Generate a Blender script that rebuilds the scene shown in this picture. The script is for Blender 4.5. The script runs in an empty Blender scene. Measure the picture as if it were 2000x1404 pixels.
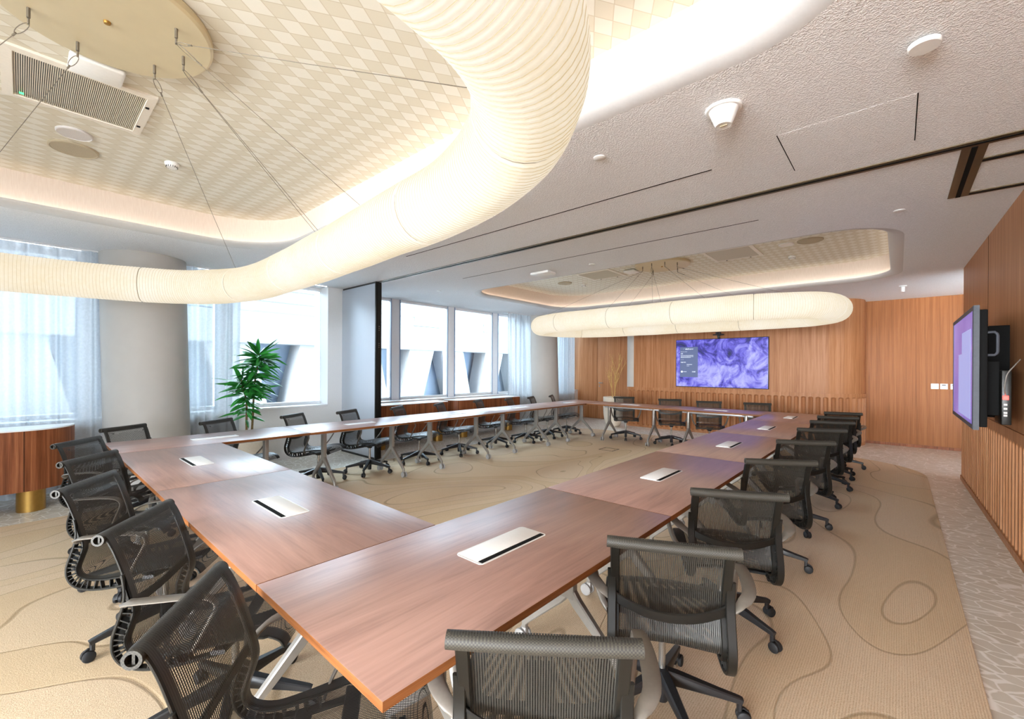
import bpy, bmesh, math, random
from mathutils import Vector, Matrix, noise
C = bpy.context.scene
COL = C.collection
PI = math.pi
R = math.radians
# ------------------------------------------------------------------ camera
cam_d = bpy.data.cameras.new('camera'); cam = bpy.data.objects.new('camera', cam_d); COL.objects.link(cam)
cam_d.sensor_width = 36.0; cam_d.lens = 36.0 * 851.7 / 2000.0
cam_d.shift_x = 0.00545; cam_d.shift_y = 0.0091; cam_d.clip_start = 0.02
cam.matrix_world = (Matrix.Translation((0, 0, 1.464)) @ Matrix.Rotation(R(41.95), 4, 'Z') @ Matrix.Rotation(R(90 - 0.08), 4, 'X') @ Matrix.Rotation(R(0.27), 4, 'Z'))
C.camera = cam
# ------------------------------------------------------------------ world, exposure
W = bpy.data.worlds.new('daylight'); C.world = W; W.use_nodes = True
wt = W.node_tree; bg = wt.nodes['Background']
def wnode(t, **k):
    x = wt.nodes.new(t)
    for a, b in k.items(): setattr(x, a, b)
    return x
# cool sky all round, with a broad fill glow added low behind the viewer
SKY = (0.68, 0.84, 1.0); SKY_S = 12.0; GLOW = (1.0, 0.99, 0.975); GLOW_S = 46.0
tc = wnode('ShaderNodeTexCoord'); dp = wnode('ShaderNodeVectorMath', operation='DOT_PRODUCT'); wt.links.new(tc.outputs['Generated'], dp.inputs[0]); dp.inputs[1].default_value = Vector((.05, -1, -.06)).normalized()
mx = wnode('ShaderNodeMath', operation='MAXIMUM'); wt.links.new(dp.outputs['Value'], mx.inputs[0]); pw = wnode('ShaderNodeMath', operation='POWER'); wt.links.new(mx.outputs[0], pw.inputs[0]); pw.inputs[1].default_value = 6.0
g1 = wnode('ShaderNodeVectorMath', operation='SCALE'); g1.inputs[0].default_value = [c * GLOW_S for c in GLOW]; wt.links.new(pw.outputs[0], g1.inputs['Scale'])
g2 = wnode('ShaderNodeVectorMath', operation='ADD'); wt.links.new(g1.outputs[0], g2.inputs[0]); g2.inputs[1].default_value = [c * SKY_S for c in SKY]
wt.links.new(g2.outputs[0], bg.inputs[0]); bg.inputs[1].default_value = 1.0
C.view_settings.view_transform = 'Standard'; C.view_settings.look = 'None'
C.view_settings.exposure = 0.47; C.view_settings.gamma = 1.0; C.view_settings.use_curve_mapping = False
C.cycles.max_bounces = 8; C.cycles.diffuse_bounces = 5; C.cycles.glossy_bounces = 4
C.cycles.transparent_max_bounces = 24; C.cycles.transmission_bounces = 6
C.cycles.caustics_reflective = False; C.cycles.caustics_refractive = False
C.cycles.sample_clamp_indirect = 6.0

def area(name, loc, rot, sx, sy, power, col, portal=False, spread=180):
    l = bpy.data.lights.new(name, 'AREA'); l.shape = 'RECTANGLE'; l.size = sx; l.size_y = sy; l.energy = power; l.color = col
    l.spread = R(spread)
    if portal: l.cycles.is_portal = True
    o = bpy.data.objects.new(name, l); COL.objects.link(o); o.location = loc; o.rotation_euler = rot
    return o
# sampling portals in the openings the daylight comes through
area('daylight_portal', (-7.62, 0.6, 1.85), (0, R(-90), 0), 2.1, 5.8, 1, (1, 1, 1), True)
area('daylight_portal', (-7.62, 7.5, 1.85), (0, R(-90), 0), 2.1, 7.4, 1, (1, 1, 1), True)
area('daylight_portal', (-.3, -12.1, 1.42), (R(90), 0, 0), 14.6, 2.8, 1, (1, 1, 1), True)
area('daylight_portal', (7.1, -6.8, 1.42), (0, R(90), 0), 2.8, 10.4, 1, (1, 1, 1), True)

# ------------------------------------------------------------------ material helpers
class NT:
    def __init__(s, name):
        s.m = bpy.data.materials.new(name); s.m.use_nodes = True; s.t = s.m.node_tree
        s.b = s.t.nodes['Principled BSDF']; s.out = s.t.nodes['Material Output']
    def n(s, typ, **kw):
        x = s.t.nodes.new(typ)
        for k, v in kw.items():
            if isinstance(k, str) and hasattr(x, k): setattr(x, k, v)
        return x
    def l(s, a, b): s.t.links.new(a, b)
    def coord(s, scale=(1, 1, 1), kind='Object', rnd=False, rot=(0, 0, 0)):
        tc = s.n('ShaderNodeTexCoord'); mp = s.n('ShaderNodeMapping'); mp.inputs['Scale'].default_value = scale; mp.inputs['Rotation'].default_value = rot
        src = tc.outputs[kind]
        if rnd:
            oi = s.n('ShaderNodeObjectInfo'); mu = s.n('ShaderNodeMath', operation='MULTIPLY'); mu.inputs[1].default_value = 37.0; s.l(oi.outputs['Random'], mu.inputs[0])
            ad = s.n('ShaderNodeVectorMath', operation='ADD'); s.l(src, ad.inputs[0]); s.l(mu.outputs[0], ad.inputs[1]); src = ad.outputs[0]
        s.l(src, mp.inputs['Vector']); return mp.outputs[0]
    def noise(s, vec, scale=5, detail=3, rough=.5, dist=0):
        x = s.n('ShaderNodeTexNoise'); s.l(vec, x.inputs['Vector']); x.inputs['Scale'].default_value = scale; x.inputs['Detail'].default_value = detail; x.inputs['Roughness'].default_value = rough; x.inputs['Distortion'].default_value = dist
        return x.outputs['Fac']
    def ramp(s, fac, stops, interp='LINEAR'):
        x = s.n('ShaderNodeValToRGB'); cr = x.color_ramp; cr.interpolation = interp
        while len(cr.elements) < len(stops): cr.elements.new(0.5)
        for e, (p, c) in zip(cr.elements, stops):
            e.position = p; e.color = (*c, 1) if len(c) == 3 else c
        s.l(fac, x.inputs[0]); return x.outputs[0]
    def math(s, op, a, b=None, c=None):
        x = s.n('ShaderNodeMath', operation=op)
        for i, v in enumerate((a, b, c)):
            if v is None: continue
            if hasattr(v, 'links'): s.l(v, x.inputs[i])
            else: x.inputs[i].default_value = v
        return x.outputs[0]
    def mix(s, fac, a, b, blend='MIX'):
        x = s.n('ShaderNodeMix', data_type='RGBA', blend_type=blend)
        for sock, v in ((x.inputs[0], fac), (x.inputs[6], a), (x.inputs[7], b)):
            if hasattr(v, 'links'): s.l(v, sock)
            else: sock.default_value = v if not isinstance(v, tuple) else ((*v, 1) if len(v) == 3 else v)
        return x.outputs[2]
    def bump(s, h, strength=.3, dist=.01):
        x = s.n('ShaderNodeBump'); s.l(h, x.inputs['Height']); x.inputs['Strength'].default_value = strength; x.inputs['Distance'].default_value = dist
        s.l(x.outputs[0], s.b.inputs['Normal']); return x.outputs[0]
    def col(s, v):
        if hasattr(v, 'links'): s.l(v, s.b.inputs['Base Color'])
        else: s.b.inputs['Base Color'].default_value = (*v, 1)
    def set(s, rough=.5, metal=0, spec=.5):
        s.b.inputs['Roughness'].default_value = rough; s.b.inputs['Metallic'].default_value = metal; s.b.inputs['Specular IOR Level'].default_value = spec; return s
def srgb(r, g, b):
    f = lambda c: (c / 12.92 if c <= .04045 else ((c + .055) / 1.055) ** 2.4)
    return (f(r / 255), f(g / 255), f(b / 255))
def plain(name, c, rough=.5, metal=0, spec=.5, var=.06, bscale=60, bs=.04):
    t = NT(name); v = t.coord((1, 1, 1)); n = t.noise(v, bscale, 2)
    d = tuple(x * (1 - var) for x in c); e = tuple(min(1, x * (1 + var)) for x in c)
    t.col(t.ramp(n, [(.3, d), (.7, e)])); t.set(rough, metal, spec)
    if bs: t.bump(n, bs, .002)
    return t.m
def emis(name, c, s):
    t = NT(name); v = t.coord(); n = t.noise(v, 20, 1)
    t.col((0.06, 0.06, 0.06)); t.b.inputs['Emission Color'].default_value = (*c, 1); t.b.inputs['Emission Strength'].default_value = s
    return t.m
def wood(name, stops, scale, rough=.45, rnd=False, bands=True):
    """grain runs along the axis with the smallest scale"""
    t = NT(name); v = t.coord(scale, rnd=rnd)
    n1 = t.noise(v, 1.0, 5, .62, .35); v2 = t.coord(tuple(x * 6 for x in scale), rnd=rnd); n2 = t.noise(v2, 1.0, 2, .5)
    f = t.math('ADD', t.math('MULTIPLY', n1, .78), t.math('MULTIPLY', n2, .22))
    t.col(t.ramp(f, stops)); t.set(rough, 0, .18); t.bump(n2, .06, .002); return t.m
M = {}
M['oak'] = wood('oak_veneer', [(.30, srgb(140, 90, 56)), (.5, srgb(168, 116, 78)), (.72, srgb(190, 140, 102))], (26, 26, .7), .42)
M['oak_dark'] = wood('amber_veneer', [(.30, srgb(118, 68, 28)), (.5, srgb(142, 86, 40)), (.72, srgb(160, 104, 56))], (30, 30, .6), .42)
M['walnut'] = wood('walnut_slats', [(.28, srgb(84, 44, 24)), (.5, srgb(132, 76, 46)), (.72, srgb(170, 110, 72))], (34, 34, .8), .4)
def tablewood():
    t = NT('walnut_tabletop'); v = t.coord((9, 1.0, 9), rnd=True); n1 = t.noise(v, 1.3, 5, .6, 1.1)
    v2 = t.coord((110, 2.2, 110), rnd=True); n2 = t.noise(v2, 1, 3)
    f = t.math('ADD', t.math('MULTIPLY', n1, .72), t.math('MULTIPLY', n2, .28))
    t.col(t.ramp(f, [(.28, srgb(126, 93, 86)), (.46, srgb(157, 120, 109)), (.60, srgb(170, 132, 120)), (.78, srgb(188, 150, 137))]))
    t.set(.36, 0, .8); t.b.inputs['Coat Weight'].default_value = .3; t.b.inputs['Coat Roughness'].default_value = .3; t.bump(n2, .02, .001); return t.m
M['table'] = tablewood()
M['table_edge'] = wood('walnut_edge_band', [(.3, srgb(96, 56, 30)), (.7, srgb(140, 88, 48))], (3, 3, 90), .45)
M['white'] = plain('white_paint', (.80, .80, .80), .55, var=.02)
M['white_gloss'] = plain('white_plastic', (.82, .82, .80), .3, var=.02, bs=0)
M['cream'] = plain('cream_paint', (.80, .75, .66), .5, var=.02)
M['sill'] = plain('sill_paint', (.84, .85, .86), .35, var=.02, bs=0)
def ceiling_mat():
    t = NT('sprayed_acoustic_plaster'); v = t.coord(); n = t.noise(v, 95, 2, .6); n2 = t.noise(v, 210, 2, .6)
    h = t.math('ADD', t.ramp(n, [(.42, (0, 0, 0)), (.62, (1, 1, 1))]), t.math('MULTIPLY', n2, .6))
    t.col(t.ramp(n, [(.35, (.82, .815, .82)), (.6, (.90, .895, .90))])); t.set(.85, 0, .2); t.bump(h, .55, .010); return t.m
M['ceiling'] = ceiling_mat()
def diamond_mat():
    t = NT('diamond_ceiling_fabric'); v = t.coord(); sp = t.n('ShaderNodeSeparateXYZ'); t.l(v, sp.inputs[0])
    a = t.math('PINGPONG', t.math('ADD', sp.outputs[0], .022 + 20), .0523); b = t.math('PINGPONG', t.math('ADD', sp.outputs[1], .055 + 20), .0845)
    q = t.math('ADD', t.math('DIVIDE', a, .0523), t.math('DIVIDE', b, .0845))
    f = t.ramp(t.math('MULTIPLY', q, .5), [(.475, (0, 0, 0)), (.5, (1, 1, 1))])
    line = t.ramp(t.math('ABSOLUTE', t.math('SUBTRACT', q, 1.0)), [(0.03, (1, 1, 1)), (.07, (0, 0, 0))])
    c = t.mix(f, srgb(226, 223, 212), srgb(214, 208, 191)); c = t.mix(t.math('MULTIPLY', line, .35), c, srgb(160, 138, 100))
    t.col(c); t.set(.8, 0, .2); nn = t.noise(v, 300, 2); t.bump(nn, .15, .002); return t.m
M['diamond'] = diamond_mat()
M['lid'] = plain('white_box_lid', (.93, .94, .95), .5, var=.01, bs=0)
M['lip'] = plain('smooth_plaster_lip', (.62, .61, .60), .6, var=.02)
M['seal'] = plain('blue_grey_window_seal', srgb(150, 168, 194), .4, var=.03, bs=0)
M['mullion'] = plain('white_mullion', (.92, .93, .95), .4, var=.01, bs=0)
def fascia_mat():
    t = NT('cove_fabric'); v = t.coord((160, 160, 3)); n = t.noise(v, 1, 2); t.col(t.ramp(n, [(.3, srgb(226, 210, 196)), (.7, srgb(234, 220, 207))])); t.set(.8, 0, .2); t.bump(n, .1, .002); return t.m
M['fascia'] = fascia_mat()
def stone_mat():
    t = NT('crazy_paving_stone'); v = t.coord((1, 1.5, 1), rot=(0, 0, R(28)))
    wv = t.n('ShaderNodeTexNoise'); t.l(v, wv.inputs['Vector']); wv.inputs['Scale'].default_value = 6
    ad = t.n('ShaderNodeVectorMath', operation='MULTIPLY_ADD'); t.l(wv.outputs['Color'], ad.inputs[0]); ad.inputs[1].default_value = (.06, .06, 0); t.l(v, ad.inputs[2])
    vo = t.n('ShaderNodeTexVoronoi', feature='DISTANCE_TO_EDGE'); t.l(ad.outputs[0], vo.inputs['Vector']); vo.inputs['Scale'].default_value = 8.5
    vc = t.n('ShaderNodeTexVoronoi'); t.l(ad.outputs[0], vc.inputs['Vector']); vc.inputs['Scale'].default_value = 8.5
    g = t.n('ShaderNodeSeparateColor'); t.l(vc.outputs['Color'], g.inputs[0])
    c = t.ramp(g.outputs[0], [(0, srgb(213, 207, 194)), (.5, srgb(221, 216, 204)), (1, srgb(228, 224, 214))])
    n = t.noise(v, 45, 4); c = t.mix(t.math('MULTIPLY', n, .25), c, srgb(204, 198, 186))
    e = t.ramp(vo.outputs['Distance'], [(.024, (1, 1, 1)), (.06, (0, 0, 0))])
    t.col(t.mix(e, c, srgb(252, 250, 245))); t.set(.38, 0, .4); t.bump(e, .05, .002); return t.m
M['stone'] = stone_mat()
def rug_mat():
    t = NT('carved_wool_carpet'); v = t.coord(); v0 = t.coord((1.25, .6, 1))
    n = t.n('ShaderNodeTexNoise'); t.l(v0, n.inputs['Vector']); n.inputs['Scale'].default_value = .55; n.inputs['Detail'].default_value = .9; n.inputs['Distortion'].default_value = .55
    k = t.math('FRACT', t.math('MULTIPLY', n.outputs['Fac'], 15.0))
    d = t.math('ABSOLUTE', t.math('SUBTRACT', k, .5))
    line = t.ramp(d, [(.462, (0, 0, 0)), (.49, (1, 1, 1))])
    zone = t.math('FLOOR', t.math('MULTIPLY', n.outputs['Fac'], 15.0))
    zz = t.math('FRACT', t.math('MULTIPLY', zone, .3819))
    base = t.ramp(zz, [(0, srgb(226, 203, 170)), (.5, srgb(234, 213, 184)), (1, srgb(230, 209, 184))])
    # tufted rows
    sp = t.n('ShaderNodeSeparateXYZ'); t.l(v, sp.inputs[0])
    rows = t.math('PINGPONG', t.math('ADD', sp.outputs[0], 30), .005)
    rows = t.math('MULTIPLY', rows, 200.0)
    fine = t.noise(v, 190, 2, .7); fine2 = t.noise(v, 70, 2)
    f = t.math('ADD', t.math('MULTIPLY', fine, .82), t.math('MULTIPLY', rows, .18))
    c = t.mix(t.ramp(f, [(.25, (1, 1, 1)), (.6, (0, 0, 0))]), base, srgb(192, 162, 124))
    c = t.mix(t.math('MULTIPLY', line, .42), c, srgb(126, 98, 62))
    t.col(c); t.set(.95, 0, .1)
    h = t.math('SUBTRACT', t.math('ADD', t.math('MULTIPLY', fine, .6), t.math('MULTIPLY', rows, .35)), t.math('MULTIPLY', line, .7)); t.bump(h, .45, .005); return t.m
M['rug'] = rug_mat()
M['rug_edge'] = plain('carpet_binding', srgb(150, 122, 84), .9, var=.1)
M['grey_metal'] = plain('satin_grey_metal', srgb(150, 146, 140), .38, .55, .5, .03, 40, 0)
M['silver'] = plain('silver_rail', srgb(190, 194, 200), .35, .6, .5, .03, 40, 0)
M['caster_grey'] = plain('grey_caster', srgb(150, 148, 146), .45, 0, .5, .03, 40, 0)
M['black'] = plain('black_plastic', srgb(26, 26, 28), .42, 0, .5, .1, 80, .03)
M['graphite'] = plain('graphite_frame', srgb(23, 22, 19), .38, .1, .4, .08, 80, .02)
M['arm_grey'] = plain('warm_grey_armrest', srgb(112, 106, 98), .38, .2, .5, .05, 80, .02)
M['chrome'] = plain('steel_column', srgb(170, 168, 164), .25, .9, .5, .02, 40, 0)
M['rubber'] = plain('black_rubber', srgb(28, 28, 30), .6, 0, .4, .1, 80, .02)
def mesh_mat():
    t = NT('woven_mesh'); v = t.coord(); sp = t.n('ShaderNodeSeparateXYZ'); t.l(v, sp.inputs[0])
    a = t.math('MULTIPLY', t.math('PINGPONG', t.math('ADD', sp.outputs[0], 5), .0033), 303.0)
    zz = t.math('ADD', sp.outputs[2], t.math('MULTIPLY', sp.outputs[1], .8))
    b = t.math('MULTIPLY', t.math('PINGPONG', t.math('ADD', zz, 5), .0022), 454.0)
    op = t.math('MAXIMUM', t.ramp(a, [(.29, (0, 0, 0)), (.41, (1, 1, 1))]), t.ramp(b, [(.72, (0, 0, 0)), (.9, (1, 1, 1))]))
    edge = t.math('GREATER_THAN', t.math('ABSOLUTE', sp.outputs[0]), .187); op = t.math('MAXIMUM', op, edge)
    t.col(t.ramp(a, [(.4, srgb(33, 32, 29)), (1, srgb(60, 58, 53))])); t.set(.45, 0, .5)
    tr = t.n('ShaderNodeBsdfTransparent'); mx = t.n('ShaderNodeMixShader'); t.l(op, mx.inputs[0]); t.l(tr.outputs[0], mx.inputs[1]); t.l(t.b.outputs[0], mx.inputs[2]); t.l(mx.outputs[0], t.out.inputs[0])
    return t.m
M['mesh'] = mesh_mat()
def weave_mat():
    t = NT('woven_roll'); v = t.coord((400, 400, 400)); n = t.n('ShaderNodeTexChecker'); t.l(v, n.inputs['Vector']); n.inputs['Scale'].default_value = .6
    n.inputs['Color1'].default_value = (*srgb(38, 36, 31), 1); n.inputs['Color2'].default_value = (*srgb(62, 58, 50), 1); t.l(n.outputs[0], t.b.inputs['Base Color']); t.set(.55); t.bump(n.outputs['Fac'], .3, .001); return t.m
M['weave'] = weave_mat()
def glass_mat():
    t = NT('window_glass'); v = t.coord(); nz = t.noise(v, .5, 0)
    g = t.n('ShaderNodeBsdfGlossy'); g.inputs['Roughness'].default_value = .02; tr = t.n('ShaderNodeBsdfTransparent'); tr.inputs[0].default_value = (.93, .97, .98, 1)
    fr = t.n('ShaderNodeFresnel'); fr.inputs[0].default_value = 1.3
    mx = t.n('ShaderNodeMixShader'); t.l(fr.outputs[0], mx.inputs[0]); t.l(tr.outputs[0], mx.inputs[1]); t.l(g.outputs[0], mx.inputs[2]); t.l(mx.outputs[0], t.out.inputs[0]); return t.m
M['glass'] = glass_mat()
def sheer_mat():
    t = NT('sheer_voile'); v = t.coord((1, 1, 1)); n = t.noise(v, 40, 2)
    df = t.n('ShaderNodeBsdfDiffuse'); df.inputs[0].default_value = (.72, .74, .77, 1); tl = t.n('ShaderNodeBsdfTranslucent'); tl.inputs[0].default_value = (.52, .55, .58, 1)
    m1 = t.n('ShaderNodeMixShader'); m1.inputs[0].default_value = .55; t.l(df.outputs[0], m1.inputs[1]); t.l(tl.outputs[0], m1.inputs[2])
    tr = t.n('ShaderNodeBsdfTransparent'); m2 = t.n('ShaderNodeMixShader'); f = t.math('ADD', t.math('MULTIPLY', n, .2), .62); t.l(f, m2.inputs[0]); t.l(tr.outputs[0], m2.inputs[1]); t.l(m1.outputs[0], m2.inputs[2]); t.l(m2.outputs[0], t.out.inputs[0]); return t.m
M['sheer'] = sheer_mat()
def paper_mat():
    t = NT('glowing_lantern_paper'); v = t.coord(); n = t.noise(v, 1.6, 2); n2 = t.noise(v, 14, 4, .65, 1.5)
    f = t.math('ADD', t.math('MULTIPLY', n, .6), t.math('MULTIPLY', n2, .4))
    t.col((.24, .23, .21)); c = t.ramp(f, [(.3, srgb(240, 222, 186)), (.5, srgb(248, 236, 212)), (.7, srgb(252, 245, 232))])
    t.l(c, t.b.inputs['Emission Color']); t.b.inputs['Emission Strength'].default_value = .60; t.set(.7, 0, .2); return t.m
M['paper'] = paper_mat()
def rib_mat():
    t = NT('lantern_wire_under_paper'); v = t.coord(); n = t.noise(v, 3, 2); t.col((.24, .21, .16)); c = t.ramp(n, [(.3, srgb(214, 190, 142)), (.7, srgb(232, 214, 176))])
    t.l(c, t.b.inputs['Emission Color']); t.b.inputs['Emission Strength'].default_value = .50; t.set(.7, 0, .2); return t.m
M['rib'] = rib_mat()
M['hoop'] = plain('lantern_seam', srgb(150, 136, 108), .7)
M['led'] = emis('warm_led_strip', srgb(255, 234, 218), 2.2)
M['led_white'] = emis('white_led_strip', srgb(245, 250, 255), 7.0)
M['pale_gold'] = plain('champagne_metal', srgb(206, 192, 158), .42, .25, .5, .02, 10, 0)
M['bronze'] = plain('bronze_track', srgb(96, 84, 62), .4, .6, .5, .05, 50, 0)
M['slot_black'] = plain('black_slot', (.008, .008, .008), .8, 0, .1)
M['brass'] = plain('brushed_brass', srgb(172, 132, 66), .4, .8, .5, .05, 30, 0)
M['grille'] = plain('cream_grille', srgb(208, 200, 182), .5, 0, .4, .03)
M['speaker'] = plain('taupe_speaker_cloth', srgb(176, 164, 140), .7, 0, .3, .08, 300)
M['speaker_grey'] = plain('light_speaker_cloth', srgb(206, 202, 200), .7, 0, .3, .05, 300)
M['dark_bezel'] = plain('dark_bezel', srgb(46, 46, 54), .35, .2)
M['grey_bezel'] = plain('grey_bezel', srgb(70, 73, 80), .5, .1, .25)
M['wire'] = plain('steel_cable', srgb(120, 112, 100), .4, .5)
M['leaf'] = plain('green_leaf', srgb(50, 138, 56), .4, 0, .5, .45, 7, 0)
M['stem'] = plain('cane_bark', srgb(120, 100, 64), .8, 0, .3, .25, 60, .3)
M['twig'] = plain('fairy_lit_twig', srgb(196, 160, 100), .7, 0, .3, .3, 80, .2)  # gold tone stands in for the glow of fairy lights
M['pot'] = plain('pale_stone_pot', srgb(222, 212, 196), .6, 0, .3, .04)
M['facade'] = plain('pale_stone_facade', (.23, .23, .235), .6, 0, .3, .03, 2, 0)
M['pane_blue'] = plain('blue_facade_glass', srgb(138, 150, 166), .2, 0, .5, .12, .8, 0)
M['pavement'] = plain('pale_pavement', (.5, .5, .5), .8)
M['red_led'] = emis('red_indicator', (1, .03, .02), 4)
M['green_led'] = emis('green_indicator', (.05, 1, .25), 2)
def screen_mat():
    t = NT('violet_marbled_screen'); v = t.coord((1, 1, 1)); n = t.noise(v, 2.4, 9, .66, 1.6); n2 = t.noise(v, 60, 1)
    big = t.noise(v, 1.1, 2)
    f = t.math('ADD', t.math('MULTIPLY', n, .62), t.math('MULTIPLY', big, .38))
    c = t.ramp(f, [(.38, srgb(40, 52, 84)), (.44, srgb(66, 60, 160)), (.49, srgb(112, 106, 226)), (.56, srgb(170, 170, 246)), (.66, srgb(204, 206, 254))])
    t.col((.02, .02, .03)); t.l(c, t.b.inputs['Emission Color']); t.b.inputs['Emission Strength'].default_value = .74; t.set(.25, 0, .2); return t.m
M['screen'] = screen_mat()
M['card'] = emis('slate_blue_card', srgb(70, 92, 146), .66)
M['glyph'] = emis('white_glyphs', srgb(226, 238, 255), .85)
def touch_mat():
    t = NT('violet_touch_screen'); v = t.coord(); n = t.noise(v, 1.2, 2); c = t.ramp(n, [(.3, srgb(92, 88, 190)), (.7, srgb(132, 130, 220))]); t.col((.02, .02, .03)); t.l(c, t.b.inputs['Emission Color']); t.b.inputs['Emission Strength'].default_value = .62; t.set(.2, 0, .2); return t.m
M['touch'] = touch_mat()
M['window_card'] = emis('pale_blue_window', srgb(166, 172, 232), .66)
M['panel'] = plain('white_partition_laminate', srgb(182, 190, 201), .4, 0, .4, .01, 4, 0)
M['column'] = plain('warm_white_column', srgb(190, 186, 180), .6, 0, .3, .02, 6, 0)

# ------------------------------------------------------------------ mesh helpers
def obj(name, bm, mat, parent=None, smooth=30, loc=None):
    me = bpy.data.meshes.new(name); bm.normal_update(); bm.to_mesh(me); bm.free()
    for m in (mat if isinstance(mat, (list, tuple)) else [mat]): me.materials.append(M[m] if isinstance(m, str) else m)
    if smooth:
        me.polygons.foreach_set('use_smooth', [True] * len(me.polygons)); me.set_sharp_from_angle(angle=R(smooth))
    o = bpy.data.objects.new(name, me); COL.objects.link(o)
    if parent: o.parent = parent
    if loc: o.location = loc
    return o
def thing(name, label, cat, loc=(0, 0, 0), rz=0, group=None):
    o = bpy.data.objects.new(name, None); COL.objects.link(o); o.empty_display_size = .1
    o.location = loc; o.rotation_euler = (0, 0, rz); return tag(o, label, cat, group)
def tag(o, label, cat, group=None):
    o['label'] = label; o['category'] = cat
    if group: o['group'] = group
    return o
def struct(o): o['kind'] = 'structure'; return o
def copy_tree(o, parent=None):
    c = o.copy(); c.location = (0, 0, 0) if o.name.startswith('leg') else o.location; COL.objects.link(c); c.parent = parent
    for ch in list(o.children): copy_tree(ch, c)
    return c
def box(bm, x0, x1, y0, y1, z0, z1, bev=0, mi=0, seg=2):
    r = bmesh.ops.create_cube(bm, size=1.0)
    vs = r['verts']
    for v in vs: v.co = Vector(((x0 + x1) / 2 + v.co.x * (x1 - x0), (y0 + y1) / 2 + v.co.y * (y1 - y0), (z0 + z1) / 2 + v.co.z * (z1 - z0)))
    es = list({e for v in vs for e in v.link_edges}); fs = list({f for v in vs for f in v.link_faces})
    if bev:
        r2 = bmesh.ops.bevel(bm, geom=es, offset=bev, segments=seg, affect='EDGES', profile=.5); fs = list(set([f for f in fs if f.is_valid]) | set(r2['faces']))
    for f in fs:
        if f.is_valid: f.material_index = mi
    return [v for f in fs if f.is_valid for v in f.verts]
def orient(bm, verts, M4):
    for v in set(verts): v.co = M4 @ v.co
def sweep(bm, pts, prof, side=None, closed=False, cap=True, mi=0, scale=None):
    """sweep the 2-D profile [(a,b)] along pts; a along side vector, b along the normal"""
    pts = [Vector(p) for p in pts]; n = len(pts); rings = []
    up = None
    for i, p in enumerate(pts):
        a = pts[(i - 1) % n] if (closed or i > 0) else p; b = pts[(i + 1) % n] if (closed or i < n - 1) else p
        T = (b - a).normalized()
        if side is not None:
            S = Vector(side); S = (S - T * S.dot(T)).normalized()
        else:
            if up is None:
                up = Vector((0, 0, 1)) if abs(T.z) < .9 else Vector((1, 0, 0))
            S = (up - T * up.dot(T)).normalized(); up = S
        N = T.cross(S); k = scale[i] if scale else 1.0
        ka, kb = k if isinstance(k, tuple) else (k, k)
        rings.append([bm.verts.new(p + S * (q[0] * ka) + N * (q[1] * kb)) for q in prof])
    m = len(prof)
    for i in range(n if closed else n - 1):
        A, B = rings[i], rings[(i + 1) % n]
        for j in range(m):
            f = bm.faces.new((A[j], A[(j + 1) % m], B[(j + 1) % m], B[j])); f.material_index = mi
    if cap and not closed:
        f = bm.faces.new(rings[0][::-1]); f.material_index = mi
        f = bm.faces.new(rings[-1]); f.material_index = mi
    return rings
def circ(r, n=12, ry=None): return [(r * math.cos(2 * PI * i / n), (ry or r) * math.sin(2 * PI * i / n)) for i in range(n)]
def rect(w, t, b=0):
    w /= 2; t /= 2
    if not b: return [(-w, -t), (w, -t), (w, t), (-w, t)]
    return [(-w + b, -t), (w - b, -t), (w, -t + b), (w, t - b), (w - b, t), (-w + b, t), (-w, t - b), (-w, -t + b)]
def tube(bm, pts, r, n=10, **k): return sweep(bm, pts, circ(r, n), **k)
def lathe(bm, prof, c=(0, 0), n=32, z0=0, mi=0, sy=1.0):
    rings = []
    for r, z in prof:
        if r < 1e-5: rings.append([bm.verts.new((c[0], c[1], z + z0))])
        else: rings.append([bm.verts.new((c[0] + r * math.cos(2 * PI * i / n), c[1] + sy * r * math.sin(2 * PI * i / n), z + z0)) for i in range(n)])
    for A, B in zip(rings, rings[1:]):
        for i in range(n):
            j = (i + 1) % n
            if len(A) == 1 and len(B) == 1: continue
            if len(A) == 1: f = bm.faces.new((A[0], B[i], B[j]))
            elif len(B) == 1: f = bm.faces.new((A[i], B[0], A[j]))
            else: f = bm.faces.new((A[i], B[i], B[j], A[j]))
            f.material_index = mi
    bmesh.ops.recalc_face_normals(bm, faces=bm.faces[:])
def catmull(P, n=8, closed=False):
    P = [Vector(p) for p in P]; out = []; m = len(P)
    for i in range(m if closed else m - 1):
        g = lambda k: P[k % m] if closed else P[min(max(k, 0), m - 1)]
        a, b, c, d = g(i - 1), g(i), g(i + 1), g(i + 2)
        for j in range(n):
            t = j / n
            out.append(.5 * ((2 * b) + (c - a) * t + (2 * a - 5 * b + 4 * c - d) * t * t + (3 * b - a - 3 * c + d) * t ** 3))
    if not closed: out.append(P[-1])
    return out
def resample(pts, step, closed=False):
    pts = pts + ([pts[0]] if closed else []); L = [0]
    for a, b in zip(pts, pts[1:]): L.append(L[-1] + (b - a).length)
    n = max(2, round(L[-1] / step)); out = []; k = 0
    for i in range(n if closed else n + 1):
        s = L[-1] * i / n
        while k < len(L) - 2 and L[k + 1] < s: k += 1
        t = (s - L[k]) / max(1e-9, L[k + 1] - L[k]); out.append(pts[k].lerp(pts[k + 1], t))
    return out
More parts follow.
